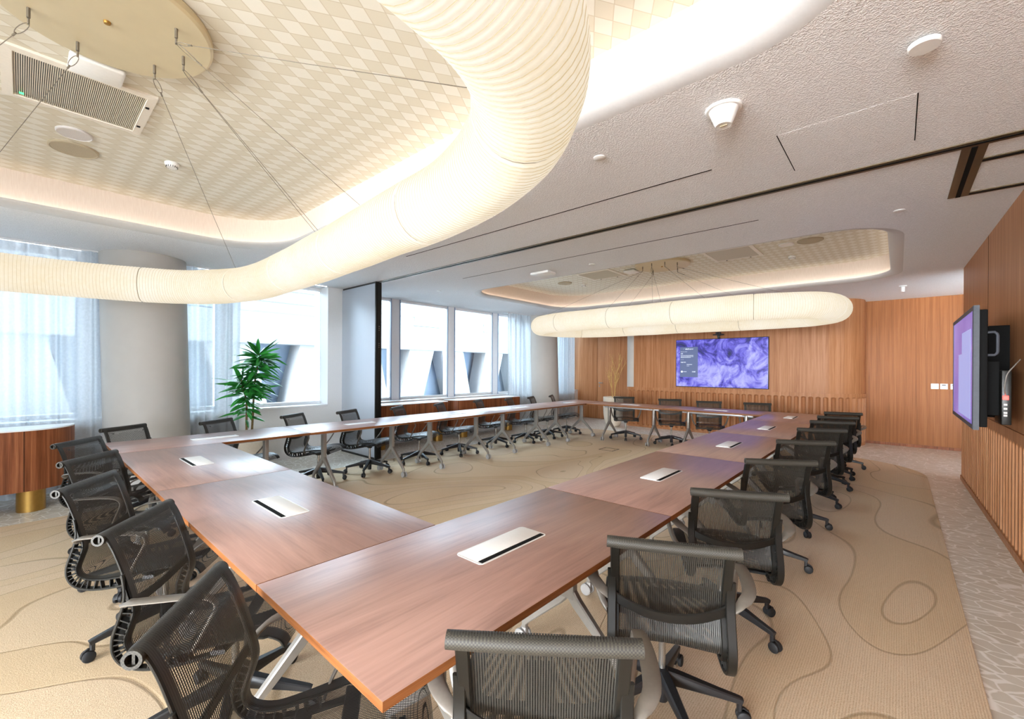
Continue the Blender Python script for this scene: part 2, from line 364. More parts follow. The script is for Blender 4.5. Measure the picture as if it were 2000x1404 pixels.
def rrect(x0, x1, y0, y1, r, n=14):
    """rounded rectangle, counter-clockwise; r = radius or (right-front, right-back, left-back, left-front)"""
    if not isinstance(r, tuple): r = (r,) * 4
    out = []
    for (cx, cy, a0, rr) in ((x1, y0, -90, r[0]), (x1, y1, 0, r[1]), (x0, y1, 90, r[2]), (x0, y0, 180, r[3])):
        ox = cx - rr if cx == x1 else cx + rr; oy = cy - rr if cy == y1 else cy + rr
        for i in range(n + 1):
            a = R(a0 + 90 * i / n); out.append((ox + rr * math.cos(a), oy + rr * math.sin(a)))
    return out
def grow(x0, x1, y0, y1, r, d, n=14): return rrect(x0 - d, x1 + d, y0 - d, y1 + d, tuple(q + d for q in r), n)
def loops_strip(bm, loops, mi=0):
    vs = [[bm.verts.new(p) for p in L] for L in loops]
    for A, B in zip(vs, vs[1:]):
        for i in range(len(A)):
            j = (i + 1) % len(A); f = bm.faces.new((A[i], A[j], B[j], B[i])); f.material_index = mi
    return vs
def holed(bm, outer, holes, z, mi=0, flip=False):
    es = []
    for L in [outer] + holes:
        vs = [bm.verts.new((x, y, z)) for x, y in L]
        es += [bm.edges.new((vs[i], vs[(i + 1) % len(vs)])) for i in range(len(vs))]
    r = bmesh.ops.triangle_fill(bm, edges=es, use_beauty=True)
    for f in [g for g in r['geom'] if isinstance(g, bmesh.types.BMFace)]:
        f.normal_update(); f.material_index = mi
        if (f.normal.z > 0) != flip: f.normal_flip()

# ================================================================== SETTING
CZ = 2.835; TOPZ = 3.15
YB = -12.0; YW = -1.6; XE = 7.0   # back opening, end of the right wall, side opening; unseen lobby added behind to let daylight in
bm = bmesh.new(); box(bm, -7.6, 1.8, YW, 11.6, -.12, 0); box(bm, -7.6, XE, YB, YW, -.12, 0); struct(obj('floor', bm, 'stone', smooth=0))
COF = [(-5.62, -0.10, -1.5, 2.02, (.45, .45, .72, .72)), (-5.88, -0.09, 5.48, 8.62, (.5, .5, .6, .6))]
# ceiling with two soft-edged openings
bm = bmesh.new()
holed(bm, [(-7.6, YB), (XE, YB), (XE, YW), (1.8, YW), (1.8, 11.6), (-7.6, 11.6)], [grow(*c, .13) for c in COF], CZ, 0)
for c in COF:
    lip = [(.13, 0), (.105, .0015), (.08, .005), (.055, .011), (.032, .019), (.014, .028), (.003, .037), (0, .045), (.004, .05), (.02, .05)]
    loops_strip(bm, [[(x, y, CZ + z) for x, y in grow(*c, d)] for d, z in lip], 1)
bmesh.ops.remove_doubles(bm, verts=bm.verts, dist=1e-4)
struct(obj('ceiling', bm, ['ceiling', 'lip'], smooth=40))
bm = bmesh.new(); box(bm, -7.75, XE, YB, 11.7, TOPZ + .03, TOPZ + 26.0); struct(obj('wall_sky_block', bm, 'facade', smooth=0))   # unseen storeys added above to shade the facade opposite
for k, c in enumerate(COF):
    bm = bmesh.new()
    loops_strip(bm, [[(x, y, CZ + .046) for x, y in grow(*c, .02)], [(x, y, CZ + .046) for x, y in grow(*c, .075)]], 1)
    loops_strip(bm, [[(x, y, CZ + .046) for x, y in grow(*c, .075)], [(x, y, TOPZ) for x, y in grow(*c, .055)]], 0)
    struct(obj('trim_%d' % (k + 1), bm, ['fascia', 'led'], smooth=40))
    bm = bmesh.new(); vs = [bm.verts.new((x, y, TOPZ)) for x, y in grow(*c, .06)]; f = bm.faces.new(vs); f.normal_update()
    if f.normal.z > 0: f.normal_flip()
    struct(obj('ceiling', bm, 'diamond', smooth=0))

# ---- window wall on the left
bm = bmesh.new()
box(bm, -7.75, -7.25, -2.3, 3.50, 0, .80); box(bm, -7.75, -7.25, YB, -2.3, 0, CZ)
box(bm, -7.75, -7.25, 3.50, 3.98, 0, CZ)
box(bm, -7.75, -7.25, 3.98, 11.6, 0, .78)
struct(obj('wall_left', bm, 'white', smooth=0))
bm = bmesh.new(); box(bm, -7.72, -7.24, -2.3, 3.5, .80, .835, .006); struct(obj('trim_3', bm, 'sill'))
bm = bmesh.new(); box(bm, -7.72, -7.24, 3.98, 11.5, .78, .82, .006); box(bm, -7.6, -7.5, 3.98, 11.5, .82, .87, .005); struct(obj('trim_4', bm, 'sill'))
def window(k, y0, y1, mull, z0):
    r = bpy.data.objects.new('window_%d' % k, None); COL.objects.link(r); struct(r); r.location = (-7.55, y0, z0)
    bm = bmesh.new()
    for a in mull:
        box(bm, -.10, .06, a - y0, a - y0 + .21, 0, CZ - z0, .008, 0)
        box(bm, .055, .066, a - y0 - .012, a - y0 + .006, 0, CZ - z0, 0, 1); box(bm, .055, .066, a - y0 + .188, a - y0 + .214, 0, CZ - z0, 0, 1)
    box(bm, -.04, .04, 0, y1 - y0, CZ - z0 - .05, CZ - z0, .004, 0); box(bm, -.04, .04, 0, y1 - y0, 0, .05, .004, 0)
    obj('window_frame', bm, ['mullion', 'seal'], r)
    bm = bmesh.new(); box(bm, -.006, .006, 0, y1 - y0, .02, CZ - z0 - .02); obj('window_pane', bm, 'glass', r, 0)
window(1, -2.3, 3.5, [-1.0, .45, 1.92], .835)
window(2, 3.98, 11.5, [4.91, 6.37, 7.81, 9.25, 10.7], .82)
bm = bmesh.new(); box(bm, -7.6, -3.2, -2.75, -2.6, 0, CZ); struct(obj('wall_light_block', bm, 'white', smooth=0))  # unseen wall added to keep the rear glow off the near column
# ---- leaning columns
def column(cx, cy, r, lx, ly):
    bm = bmesh.new(); n = 40; rings = []
    for z in (0, CZ * .5, CZ + .01):
        t = 1 - z / CZ; rings.append([bm.verts.new((cx + lx * t + r * math.cos(2 * PI * i / n), cy + ly * t + r * math.sin(2 * PI * i / n), z)) for i in range(n)])
    for A, B in zip(rings, rings[1:]):
        for i in range(n): bm.faces.new((A[i], A[(i + 1) % n], B[(i + 1) % n], B[i]))
    struct(obj('column', bm, 'column'))
column(-7.12, 1.04, .43, .07, .05); column(-7.10, 9.27, .42, .07, .05)

# ---- fluted wainscot and smooth boarding on curved wall paths
def flute_wall(name, path, z0, z1, ztop, mat, flip=1, per=.12, wid=.078, dep=.048, z_lo=.05, z_hi=.93, proud=.012, seams=()):
    P = resample([Vector((p[0], p[1], 0)) for p in path], per / 12); n = len(P); bm = bmesh.new()
    vz = [z_lo + wid / 2 * (1 - math.cos(R(a))) for a in (0, 15, 30, 45, 60, 75, 90)] + [z_hi - wid / 2 * (1 - math.cos(R(a))) for a in (90, 75, 60, 45, 30, 15, 0)]
    zs = [z0] + vz + [z1]; rows = []; nor = []
    for i in range(n):
        T = (P[min(i + 1, n - 1)] - P[max(i - 1, 0)]).normalized(); nor.append(Vector((T.y, -T.x, 0)) * flip)
    cols = []
    for i in range(n):
        u = ((i % 12) - 6) / 12 * per; col = []
        for z in zs:
            if z_lo <= z <= z_hi:
                dz = max(0, z_lo + wid / 2 - z, z - z_hi + wid / 2); q = math.hypot(u, dz) / (wid / 2)
                d = dep * math.sqrt(1 - q * q) if q < .995 else 0
                if abs(q - 1) < .005: d = 0
            else: d = 0
            v = P[i] + nor[i] * (proud - d); col.append(bm.verts.new((v.x, v.y, z)))
        cols.append(col)
    for A, B in zip(cols, cols[1:]):
        for j in range(len(zs) - 1): bm.faces.new((A[j], A[j + 1], B[j + 1], B[j]))
    # ledge on top of the wainscot, then the flat boarding
    top = [bm.verts.new((P[i].x, P[i].y, z1)) for i in range(n)]; hi = [bm.verts.new((P[i].x, P[i].y, ztop)) for i in range(n)]
    for i in range(n - 1):
        bm.faces.new((cols[i][-1], top[i], top[i + 1], cols[i + 1][-1])); bm.faces.new((top[i], hi[i], hi[i + 1], top[i + 1]))
    bmesh.ops.recalc_face_normals(bm, faces=bm.faces[:])
    o = struct(obj(name, bm, mat, smooth=28)); return o
def arc(cx, cy, r, a0, a1, n=14): return [(cx + r * math.cos(R(a0 + (a1 - a0) * i / n)), cy + r * math.sin(R(a0 + (a1 - a0) * i / n))) for i in range(n + 1)]
tvpath = [(-5.27, 11.3)] + arc(-5.10, 10.64, .17, 180, 270, 8) + [(-3, 10.47)] + arc(-1.12, 11.10, .63, 270, 360, 16) + [(-.49, 11.45)]
flute_wall('wall_back', tvpath, 0, 1.0, CZ, 'oak', 1)
# white half-round pier at the left end of the boarded wall
bm = bmesh.new(); lathe(bm, [(.19, 1.003), (.19, CZ)], (-5.09, 10.65), 28); struct(obj('trim_5', bm, 'column'))
rw = [(.70 + .0155 * (5.0 - y), y) for y in (8.45, 5, 1, YW)]
flute_wall('wall_right', [(rw[0][0] + .6, 8.45)] + [(rw[0][0], 8.45)] + rw[1:], 0, .985, CZ, 'oak', 1, z_hi=.90)
bm = bmesh.new(); rz = math.atan2(rw[0][0] - rw[-1][0], 1)
sweep(bm, [(rw[0][0] - .016, 8.45, 0), (rw[-1][0] - .016, YW, 0)], [(0, -.006), (.06, -.006), (.06, .006), (0, .006)], side=(0, 0, 1)); struct(obj('baseboard_right', bm, 'oak'))
# seams in the right wall's boarding
bm = bmesh.new()
for y in (6.57, 4.2, 1.8):
    x = .70 + .0155 * (5.0 - y); box(bm, x - .0015, x + .004, y - .003, y + .003, .99, CZ)
struct(obj('trim_6', bm, 'slot_black', smooth=0))
# far wall with the service door
bm = bmesh.new(); box(bm, -7.6, 1.8, 11.36, 11.5, .05, CZ); struct(obj('wall_end', bm, 'oak_dark', smooth=0))
bm = bmesh.new(); box(bm, -7.6, 1.8, 11.345, 11.5, 0, .05); struct(obj('baseboard_end', bm, 'walnut', smooth=0))
bm = bmesh.new(); box(bm, 1.7, 1.8, 8.4, 11.4, 0, CZ); struct(obj('wall_side', bm, 'white', smooth=0))
dr = bpy.data.objects.new('door_1', None); COL.objects.link(dr); struct(dr); dr.location = (-6.57, 11.335, 0)
bm = bmesh.new(); box(bm, 0, 1.02, -.02, .02, .01, 2.6, .004); box(bm, -.98, -.008, -.02, .02, .01, 2.6, .004); obj('door_leaf', bm, 'oak', dr)
bm = bmesh.new(); tube(bm, [(.07, -.02, 1.05), (.07, -.065, 1.05), (.075, -.07, 1.05), (.2, -.07, 1.05)], .011, 10); lathe(bm, [(.0, -.008), (.026, -.008), (.026, 0)], n=16, z0=0)
orient(bm, [v for v in bm.verts if abs(v.co.z) < .1], Matrix.Translation((.07, -.03, 1.05)) @ Matrix.Rotation(R(90), 4, 'X'))
box(bm, .055, .085, -.03, -.02, .93, .98, .004); obj('door_handle', bm, 'grey_metal', dr)

# ---- folding wall: ceiling track, its parking pocket, the parked panel
bm = bmesh.new()
def rail(x0, x1, y0, y1, slot_axis):
    box(bm, x0, x1, y0, y1, CZ - .006, CZ + .01, 0, 0)
    if slot_axis == 'x':
        ym = (y0 + y1) / 2; box(bm, x0, x1, ym - .012, ym + .012, CZ - .008, CZ + .01, 0, 1)
    else:
        xm = (x0 + x1) / 2; box(bm, xm - .014, xm + .014, y0, y1, CZ - .008, CZ + .01, 0, 1)
rail(-6.16, .72, 3.80, 3.89, 'x'); rail(.285, .40, 3.89, 4.94, 'y'); rail(.40, .71, 4.14, 4.21, 'x'); rail(.40, .71, 4.86, 4.94, 'x')
struct(obj('trim_7', bm, ['bronze', 'slot_black'], smooth=0))
pn = thing('partition_panel', 'tall white sliding partition panel parked against the window wall beside the plant', 'partition', (-6.70, 3.80, 0))
bm = bmesh.new(); box(bm, -.55, .515, -.045, .045, .03, CZ - .03, .003); obj('panel_face', bm, 'panel', pn)
bm = bmesh.new(); box(bm, .515, .55, -.05, .05, .012, CZ - .012, .003); box(bm, .55, .556, -.028, .028, .012, CZ - .03, 0); obj('end_post', bm, ['graphite'], pn)
bm = bmesh.new()
for z in (1.78, 1.81, 1.84, 2.05, 2.08, 2.11): box(bm, .555, .562, -.008, .008, z, z + .012, .002)
obj('latch_pin', bm, 'chrome', pn)
bm = bmesh.new(); box(bm, -.55, .515, -.05, .05, 0, .03); obj('bottom_seal', bm, 'black', pn)
bm = bmesh.new(); box(bm, -.55, .515, -.03, .03, CZ - .03, CZ); obj('top_hanger', bm, 'black', pn)

# ---- things in the plain ceiling
def disc_thing(name, label, cat, x, y, z, prof, mat, group=None, n=28):
    bm = bmesh.new(); lathe(bm, prof, n=n); o = obj(name, bm, mat, None, 35, (x, y, z)); return tag(o, label, cat, group)
FL = [(0, -.006), (.035, -.006), (.04, -.003), (.04, 0)]
disc_thing('ceiling_speaker', 'flat round white disc on the rough ceiling nearest the wood wall', 'speaker', .075, 2.51, CZ, [(0, -.03), (.05, -.03), (.054, -.026), (.054, -.012), (.02, -.012), (.02, 0)], 'white_gloss')
nz = thing('ceiling_camera', 'white cone shaped dome hanging from the rough ceiling', 'camera', (-.69, 2.47, CZ))
bm = bmesh.new(); lathe(bm, [(0, -.012), (.084, -.012), (.09, -.007), (.09, 0)], n=36); obj('mount_ring', bm, 'white_gloss', nz)
bm = bmesh.new(); lathe(bm, [(.072, -.012), (.068, -.022), (.044, -.085), (.038, -.09), (.03, -.088), (0, -.086)], n=36); obj('cone_body', bm, 'white_gloss', nz)
bm = bmesh.new(); box(bm, -.018, .018, -.006, .006, -.092, -.084, .002); obj('lens', bm, 'speaker', nz)
for (x, y, lab) in ((-1.45, 2.51, 'small round sprinkler cover beside the thin ceiling slot, near the big ring lamp'), (0.0, 5.04, 'small round sprinkler cover by the bronze track pocket near the wood wall'),
                    (-3.0, 5.01, 'small round sprinkler cover in front of the far ceiling recess'), (-6.09, 4.97, 'small round sprinkler cover near the far windows')):
    disc_thing('sprinkler_cover', lab, 'sprinkler', x, y, CZ, FL, 'white_gloss', 'sprinkler covers in the plain ceiling')
bm = bmesh.new(); lathe(bm, [(0, -.10), (.02, -.1), (.024, -.09), (.024, -.02), (.05, -.012), (.05, 0)], n=20); tag(obj('ceiling_sensor', bm, 'white_gloss', None, 35, (.05, 9.58, CZ)), 'small white stub sensor on the far ceiling beside the recess edge', 'sensor')
for (x0, x1, y, lab) in ((-4.52, -.96, 3.17, 'long thin black air slot in the ceiling on the camera side of the bronze track'), (-4.97, -.96, 4.52, 'long thin black air slot in the ceiling beyond the bronze track')):
    bm = bmesh.new(); box(bm, x0, x1, y - .006, y + .006, CZ - .0015, CZ + .006); tag(obj('slot_diffuser', bm, 'slot_black', smooth=0), lab, 'air slot')
ht = thing('ceiling_hatch', 'square plastered access hatch in the ceiling beside the bronze track', 'hatch', (-.235, 3.26, CZ))
bm = bmesh.new(); box(bm, -.30, .30, -.30, .30, -.001, .004); obj('hatch_panel', bm, 'ceiling', ht, 0)
for xa in (-.304, .299):
    bm = bmesh.new(); box(bm, xa, xa + .005, -.3, .3, -.0016, .004); obj('hatch_gap', bm, 'slot_black', ht, 0)
ap = thing('access_point', 'square white wireless box on the ceiling ahead of the far recess', 'wireless box', (-3.78, 4.98, CZ))
bm = bmesh.new(); box(bm, -.16, .16, -.1, .1, -.035, 0, .012, 0, 3); obj('casing', bm, 'white_gloss', ap)
for k, (y0, y1, lab) in enumerate(((-1.3, .48, 'glowing linear ceiling light over the wide sheer curtain'), (1.62, 1.95, 'glowing linear ceiling light beside the near column, over the narrow curtain'), (2.5, 3.46, 'glowing linear ceiling light over the clear window by the partition panel'))):
    t = thing('linear_light', lab, 'ceiling light', (-7.2, (y0 + y1) / 2, CZ), 0, 'linear lights along the window')
    h = (y1 - y0) / 2
    bm = bmesh.new(); box(bm, -.03, .03, -h, h, -.004, .004); obj('light_frame', bm, 'white', t, 0)
    bm = bmesh.new(); box(bm, -.018, .018, -h + .01, h - .01, -.006, -.003); obj('diffuser', bm, 'led_white', t, 0)

# ---- things in the two recesses
K = (TOPZ - 1.464) / (3.09 - 1.464)
def vent(x0, x1, y0, y1, slat_dir, label, led=False):
    cx, cy = (x0 + x1) / 2 * K, (y0 + y1) / 2 * K; hx, hy = (x1 - x0) / 2 * K, (y1 - y0) / 2 * K
    t = thing('air_vent', label, 'vent', (cx, cy, TOPZ))
    bm = bmesh.new(); loops_strip(bm, [[(a, b, z) for a, b in ((-hx + d, -hy + d), (hx - d, -hy + d), (hx - d, hy - d), (-hx + d, hy - d))] for d, z in ((0, 0), (0, -.014), (.045, -.018), (.05, -.008))])
    bmesh.ops.recalc_face_normals(bm, faces=bm.faces[:]); obj('vent_frame', bm, 'cream', t, 0)
    bm = bmesh.new(); ax, ay = hx - .05, hy - .05
    box(bm, -ax, ax, -ay, ay, -.004, -.001, 0, 1)
    n = 64
    for i in range(n):
        if slat_dir == 'x':
            y = -ay + 2 * ay * (i + .5) / n; box(bm, -ax, ax, y - ay / n * .55, y + ay / n * .55, -.013, -.004)
        else:
            x = -ax + 2 * ax * (i + .5) / n; box(bm, x - ax / n * .55, x + ax / n * .55, -ay, ay, -.013, -.004)
    obj('grille', bm, ['grille', 'graphite'], t, 0)
    for q in (-.5, .5):
        bm = bmesh.new(); box(bm, hx * q - .008, hx * q + .008, hy - .04, hy - .02, -.024, -.016, .002); obj('catch', bm, 'graphite', t)
    if led:
        bm = bmesh.new(); box(bm, -ax + .03, -ax + .05, -ay + .02, -ay + .04, -.016, -.012); obj('indicator_light', bm, 'green_led', t, 0)
vent(-3.95, -3.33, -.08, .55, 'x', 'rectangular slatted air vent in the near recess, beside the lamp canopy', True)
vent(-2.05, -1.42, 6.3, 7.0, 'x', 'slatted air vent in the far recess on the wood wall side')
vent(-4.15, -3.5, 6.35, 7.0, 'x', 'slatted air vent in the far recess on the window side')
SP = lambda r: [(0, -.012), (r * .9, -.012), (r * .93, -.016), (r, -.012), (r, 0)]
def spk(x, y, r, label, m): return disc_thing('ceiling_speaker', label, 'speaker', x * K, y * K, TOPZ, SP(r), m)
spk(-4.59, .26, .145, 'large taupe round speaker grille in the near recess', 'speaker'); spk(-4.28, .245, .10, 'smaller pale round speaker next to the taupe one in the near recess', 'speaker_grey')
spk(-.83, 6.62, .145, 'large taupe round speaker in the far recess, at its wood wall end', 'speaker'); spk(-1.09, 6.63, .09, 'smaller white round speaker in the far recess near its taupe neighbour', 'white_gloss')
spk(-4.72, 6.9, .14, 'taupe round speaker in the far recess at its window end', 'speaker')
def smoke(x, y, label):
    t = thing('smoke_detector', label, 'smoke detector', (x * K, y * K, TOPZ))
    bm = bmesh.new(); lathe(bm, [(.045, 0), (.05, -.004), (.05, -.018), (.04, -.03), (.036, -.042), (.0, -.045)], n=28); obj('detector_body', bm, 'white_gloss', t)
    bm = bmesh.new()
    for i in range(16):
        a = 2 * PI * i / 16; v = box(bm, -.0025, .0025, -.002, .002, -.008, .008); orient(bm, v, Matrix.Rotation(a, 4, 'Z') @ Matrix.Translation((.0385, 0, -.034)))
    obj('sensor_slots', bm, 'black', t, 0)
smoke(-4.32, .8, 'small white smoke detector in the near recess above the ring lamp'); smoke(-1.14, 7.38, 'small white smoke detector in the far recess on the wood wall side'); smoke(-4.52, 7.25, 'small white smoke detector in the far recess on the window side')
def apt(x, y, label, rz=0):
    t = thing('access_point', label, 'wireless box', (x * K, y * K, TOPZ), rz)
    bm = bmesh.new(); box(bm, -.098, .098, -.115, .115, -.045, -.012, .016, 0, 3); box(bm, -.06, .06, -.06, .06, -.012, 0); obj('casing', bm, 'white_gloss', t)
apt(-3.226, .27, 'white rounded wireless box between the air vent and the near lamp canopy'); apt(-3.28, 6.72, 'white rounded wireless box beside the far lamp canopy')

# ---- ring lanterns
def lantern(name, label, path, zc, canopy, att, hooks_deg, cz_r=.42, hr=.30):
    root = thing(name, label, 'pendant lamp', (canopy[0], canopy[1], TOPZ), 0, 'paper ring lamps'); o = Vector((canopy[0], canopy[1], TOPZ))
    P = resample(catmull([(x, y, zc) for x, y in path], 16, True), .0085, True)
    n = len(P) - len(P) % 3; P = resample(P, sum((P[(i + 1) % len(P)] - P[i]).length for i in range(len(P))) / n, True); n = len(P) - len(P) % 3; P = P[:n]
    bm = bmesh.new(); m = 28; rr = .17; rings = []
    up = Vector((0, 0, 1))
    seam = round(1.02 / .0085 / 3) * 3
    for i, p in enumerate(P):
        T = (P[(i + 1) % n] - P[i - 1]).normalized(); S = T.cross(up).normalized()
        k = i % 3; r = rr + (-.0022 if k == 0 else .0004) - (.007 if i % seam in (0, 1) else 0) + .006 * noise.noise(p * 2.3)
        rings.append([bm.verts.new(p - o + S * (r * math.cos(2 * PI * j / m)) + up * (r * math.sin(2 * PI * j / m))) for j in range(m)])
    for i in range(n):
        A, B = rings[i], rings[(i + 1) % n]; 
        for j in range(m):
            f = bm.faces.new((A[j], A[(j + 1) % m], B[(j + 1) % m], B[j]))
    # narrow wire bands: split off by a second, very thin sweep on every third ring
    bmesh.ops.recalc_face_normals(bm, faces=bm.faces[:])
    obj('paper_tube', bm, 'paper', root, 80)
    bm = bmesh.new()
    for i in range(0, n, 3):
        p = P[i]; T = (P[(i + 1) % n] - P[i - 1]).normalized(); S = T.cross(up).normalized(); big = (i % seam == 0)
        w = .006 if big else .0013; r = rr - .0016 + .006 * noise.noise(p * 2.3) - (.006 if big else 0)
        q = [[bm.verts.new(p - o + T * s + S * ((r + e) * math.cos(2 * PI * j / m)) + up * ((r + e) * math.sin(2 * PI * j / m))) for j in range(m)] for s, e in ((-w, -.001), (0, .0016), (w, -.001))]
        for A, B in zip(q, q[1:]):
            for j in range(m):
                f = bm.faces.new((A[j], A[(j + 1) % m], B[(j + 1) % m], B[j])); f.material_index = 1 if big else 0
    bmesh.ops.recalc_face_normals(bm, faces=bm.faces[:])
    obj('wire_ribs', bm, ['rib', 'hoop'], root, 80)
    bm = bmesh.new(); lathe(bm, [(0, -.045), (cz_r - .012, -.045), (cz_r, -.036), (cz_r, -.004), (cz_r - .01, 0), (0, 0)], n=64); obj('canopy', bm, 'pale_gold', root, 35)
    bm = bmesh.new(); lathe(bm, [(0, -.056), (.012, -.056), (.014, -.05), (.014, -.045), (0, -.044)], n=16); obj('canopy_bolt', bm, 'brass', root)
    for a, ends in zip(hooks_deg, att):
        h = Vector((hr * math.cos(R(a)), hr * math.sin(R(a)), -.045)); bm = bmesh.new()
        tube(bm, [h + Vector((0, 0, .002)), h + Vector((0, 0, -.045))], .007, 8); tube(bm, [h + Vector((0, 0, -.05)), h + Vector((0, 0, -.075))], .005, 6)
        hk = obj('hook', bm, 'wire', root); e0 = h + Vector((0, 0, -.07))
        for end in ends:
            e1 = Vector((end[0], end[1], zc + .165)) - o; d = (e1 - e0).normalized(); s = d.cross(Vector((0, 0, 1))).normalized()
            bm = bmesh.new()
            lp = [e0 + d * (.05 - .05 * math.cos(t)) + s * (.013 * math.sin(t)) for t in [2 * PI * i / 14 for i in range(15)]]; tube(bm, lp, .0017, 6)
            tube(bm, [e0 + d * .095, e0 + d * .12], .0045, 6)
            tube(bm, [e0 + d * .1, e0.lerp(e1, .5) + Vector((0, 0, -.003)), e1], .0017, 6)
            obj('suspension_wire', bm, 'wire', root)
    return root
near = [(-5.80, -.2), (-5.72, .50), (-5.42, 1.15), (-4.75, 1.49), (-3.9, 1.52), (-3.0, 1.48), (-2.24, 1.42), (-1.55, 1.36), (-1.08, 1.20), (-.82, 1.0), (-.69, .8), (-.63, .58), (-.62, .25), (-.68, -.2), (-.95, -.6), (-1.5, -.88), (-2.6, -.98), (-4.2, -.98), (-5.2, -.9), (-5.65, -.62)]
cx, cy = -2.81, .27
lantern('ring_lantern', 'huge glowing ribbed paper ring lamp hanging nearest the camera', near, 2.28, (cx, cy),
        [[(-5.0, -.93)], [(-5.72, -.5)], [(-4.95, 1.44)], [(-3.25, 1.50), (-3.2, 1.50)], [(-2.48, 1.44), (-1.10, 1.08)], [(-.7, .0)], [(-2.0, -.92)]], [237, 196, 135, 92, 50, 350, 290])
far = [(-4.95, 7.85), (-5.22, 7.45), (-5.27, 6.98), (-5.08, 6.62), (-4.6, 6.40), (-3.8, 6.34), (-3.0, 6.34), (-2.2, 6.34), (-1.4, 6.42), (-.85, 6.66), (-.62, 7.1), (-.7, 7.6), (-1.1, 7.95), (-1.8, 8.05), (-2.8, 8.02), (-3.8, 8.02), (-4.5, 8.0)]
lantern('ring_lantern', 'glowing ribbed paper ring lamp hanging at the far end before the television', far, 2.28, (-2.82, 6.85),
        [[(-5.0, 6.6), (-3.5, 6.35)], [(-2.75, 6.34), (-2.62, 6.34)], [(-2.0, 6.35)], [(-1.1, 6.5)], [(-1.6, 8.0)], [(-4.2, 8.0)]], [215, 262, 300, 340, 60, 140])

# ---- carpet
bm = bmesh.new(); rr = rrect(-6.03, .30, -2.8, 9.30, (.5, 1.1, .8, .5), 20)
bot = [bm.verts.new((x, y, .0005)) for x, y in rr]; top = [bm.verts.new((x, y, .006)) for x, y in rr]
f = bm.faces.new(top); f.normal_update()
for i in range(len(rr)):
    g = bm.faces.new((bot[i], bot[(i + 1) % len(rr)], top[(i + 1) % len(rr)], top[i])); g.material_index = 1
bmesh.ops.recalc_face_normals(bm, faces=bm.faces[:])
tag(obj('rug', bm, ['rug', 'rug_edge'], smooth=0), 'tan carpet with carved wavy lines under all the tables', 'carpet')
fb = thing('floor_box', 'square flush floor box lid in the carpet between the table rows', 'floor box', (-3.88, 7.10, .006))
bm = bmesh.new(); box(bm, -.13, .13, -.13, .13, 0, .003); obj('lid', bm, 'rug', fb, 0)
bm = bmesh.new(); loops_strip(bm, [[(a * d, b * d, .0035) for a, b in ((-1, -1), (1, -1), (1, 1), (-1, 1))] for d in (.12, .14)]); bmesh.ops.recalc_face_normals(bm, faces=bm.faces[:]); obj('lid_frame', bm, 'slot_black', fb, 0)

# ================================================================== TABLES
TZ = .74; TL = 1.6015; TW = .753
def make_table():
    t = thing('flip_top_table', '', 'table')
    bm = bmesh.new(); box(bm, -TW / 2 + .0015, TW / 2 - .0015, -TL / 2 + .002, TL / 2 - .002, TZ - .025, TZ, .0015)
    for f in bm.faces:
        if abs(f.normal.z) < .5: f.material_index = 1
    obj('tabletop', bm, ['table', 'table_edge'], t)
    bm = bmesh.new(); box(bm, -.025, .025, -TL / 2 + .22, TL / 2 - .22, TZ - .085, TZ - .0255, .006); obj('rail', bm, 'silver', t)
    for sy in (-1, 1):
        y = sy * (TL / 2 - .325); bm = bmesh.new()
        box(bm, -.038, .038, y - .02, y + .02, .34, TZ - .0255, .006); box(bm, -.2, .2, y - .018, y + .018, TZ - .05, TZ - .0255, .005)
        for sx in (-1, 1):
            sweep(bm, [(sx * .012, y, .37), (sx * .05, y, .325), (sx * .255, y, .135), (sx * .275, y, .11), (sx * .278, y, .085)], rect(.036, .05, .006), side=(0, 1, 0), scale=[(1, 1.15), (1, 1.1), (.85, .7), (.8, .6), (.7, .55)])
        lg = obj('leg', bm, 'grey_metal', t)
        for sx in (-1, 1):
            bm = bmesh.new()
            for e in (-.022, .022):
                q = len(bm.verts); lathe(bm, [(0, -.009), (.03, -.009), (.036, -.005), (.036, .005), (.03, .009), (0, .009)], n=20)
                bm.verts.ensure_lookup_table(); orient(bm, bm.verts[q:], Matrix.Translation((sx * .29, y + e, .042)) @ Matrix.Rotation(R(90), 4, 'X'))
            box(bm, sx * .278 - .012, sx * .278 + .016, y - .013, y + .013, .04, .088, .004)
            obj('caster', bm, 'caster_grey', lg)
    # flush cable box: tray rim, brushed lid, dark slot on one long side
    pb = bmesh.new(); L1 = rrect(-.072, .072, -.2, .2, .02, 5)
    vs = loops_strip(pb, [[(x, y, TZ - .001) for x, y in L1], [(x, y, TZ + .002) for x, y in L1], [(x, y, TZ + .002) for x, y in rrect(-.067, .067, -.195, .195, .016, 5)]]); pb.faces.new(vs[-1]); bmesh.ops.recalc_face_normals(pb, faces=pb.faces[:])
    b0 = obj('cable_box', pb, 'sill', t)
    bm = bmesh.new(); box(bm, -.063, .040, -.19, .19, TZ + .0015, TZ + .0045, .001); obj('lid', bm, 'lid', b0)
    bm = bmesh.new(); box(bm, .043, .064, -.188, .188, TZ + .0015, TZ + .003); obj('slot', bm, 'slot_black', b0, 0)
    return t
proto_table = make_table(); first = [True]
ORD = ['first', 'second', 'third', 'fourth', 'fifth', 'sixth', 'seventh', 'eighth', 'ninth', 'tenth']
def put_table(x, y, rz, label):
    o = proto_table if first[0] else copy_tree(proto_table); first[0] = False
    o.location = (x, y, .006); o.rotation_euler = (0, 0, rz); o['label'] = label; o['group'] = 'walnut tables joined in a ring'
XR = -1.1955; XL = -5.1565; YN = .894; YF = 8.1535; Y0 = .518
for i in range(5): put_table(XR, Y0 + TL * (i + .5), 0, ('walnut table at the very front, nearest the camera, on the wood wall side' if i == 0 else '%s walnut table from the camera in the row along the wood wall' % ORD[i]))
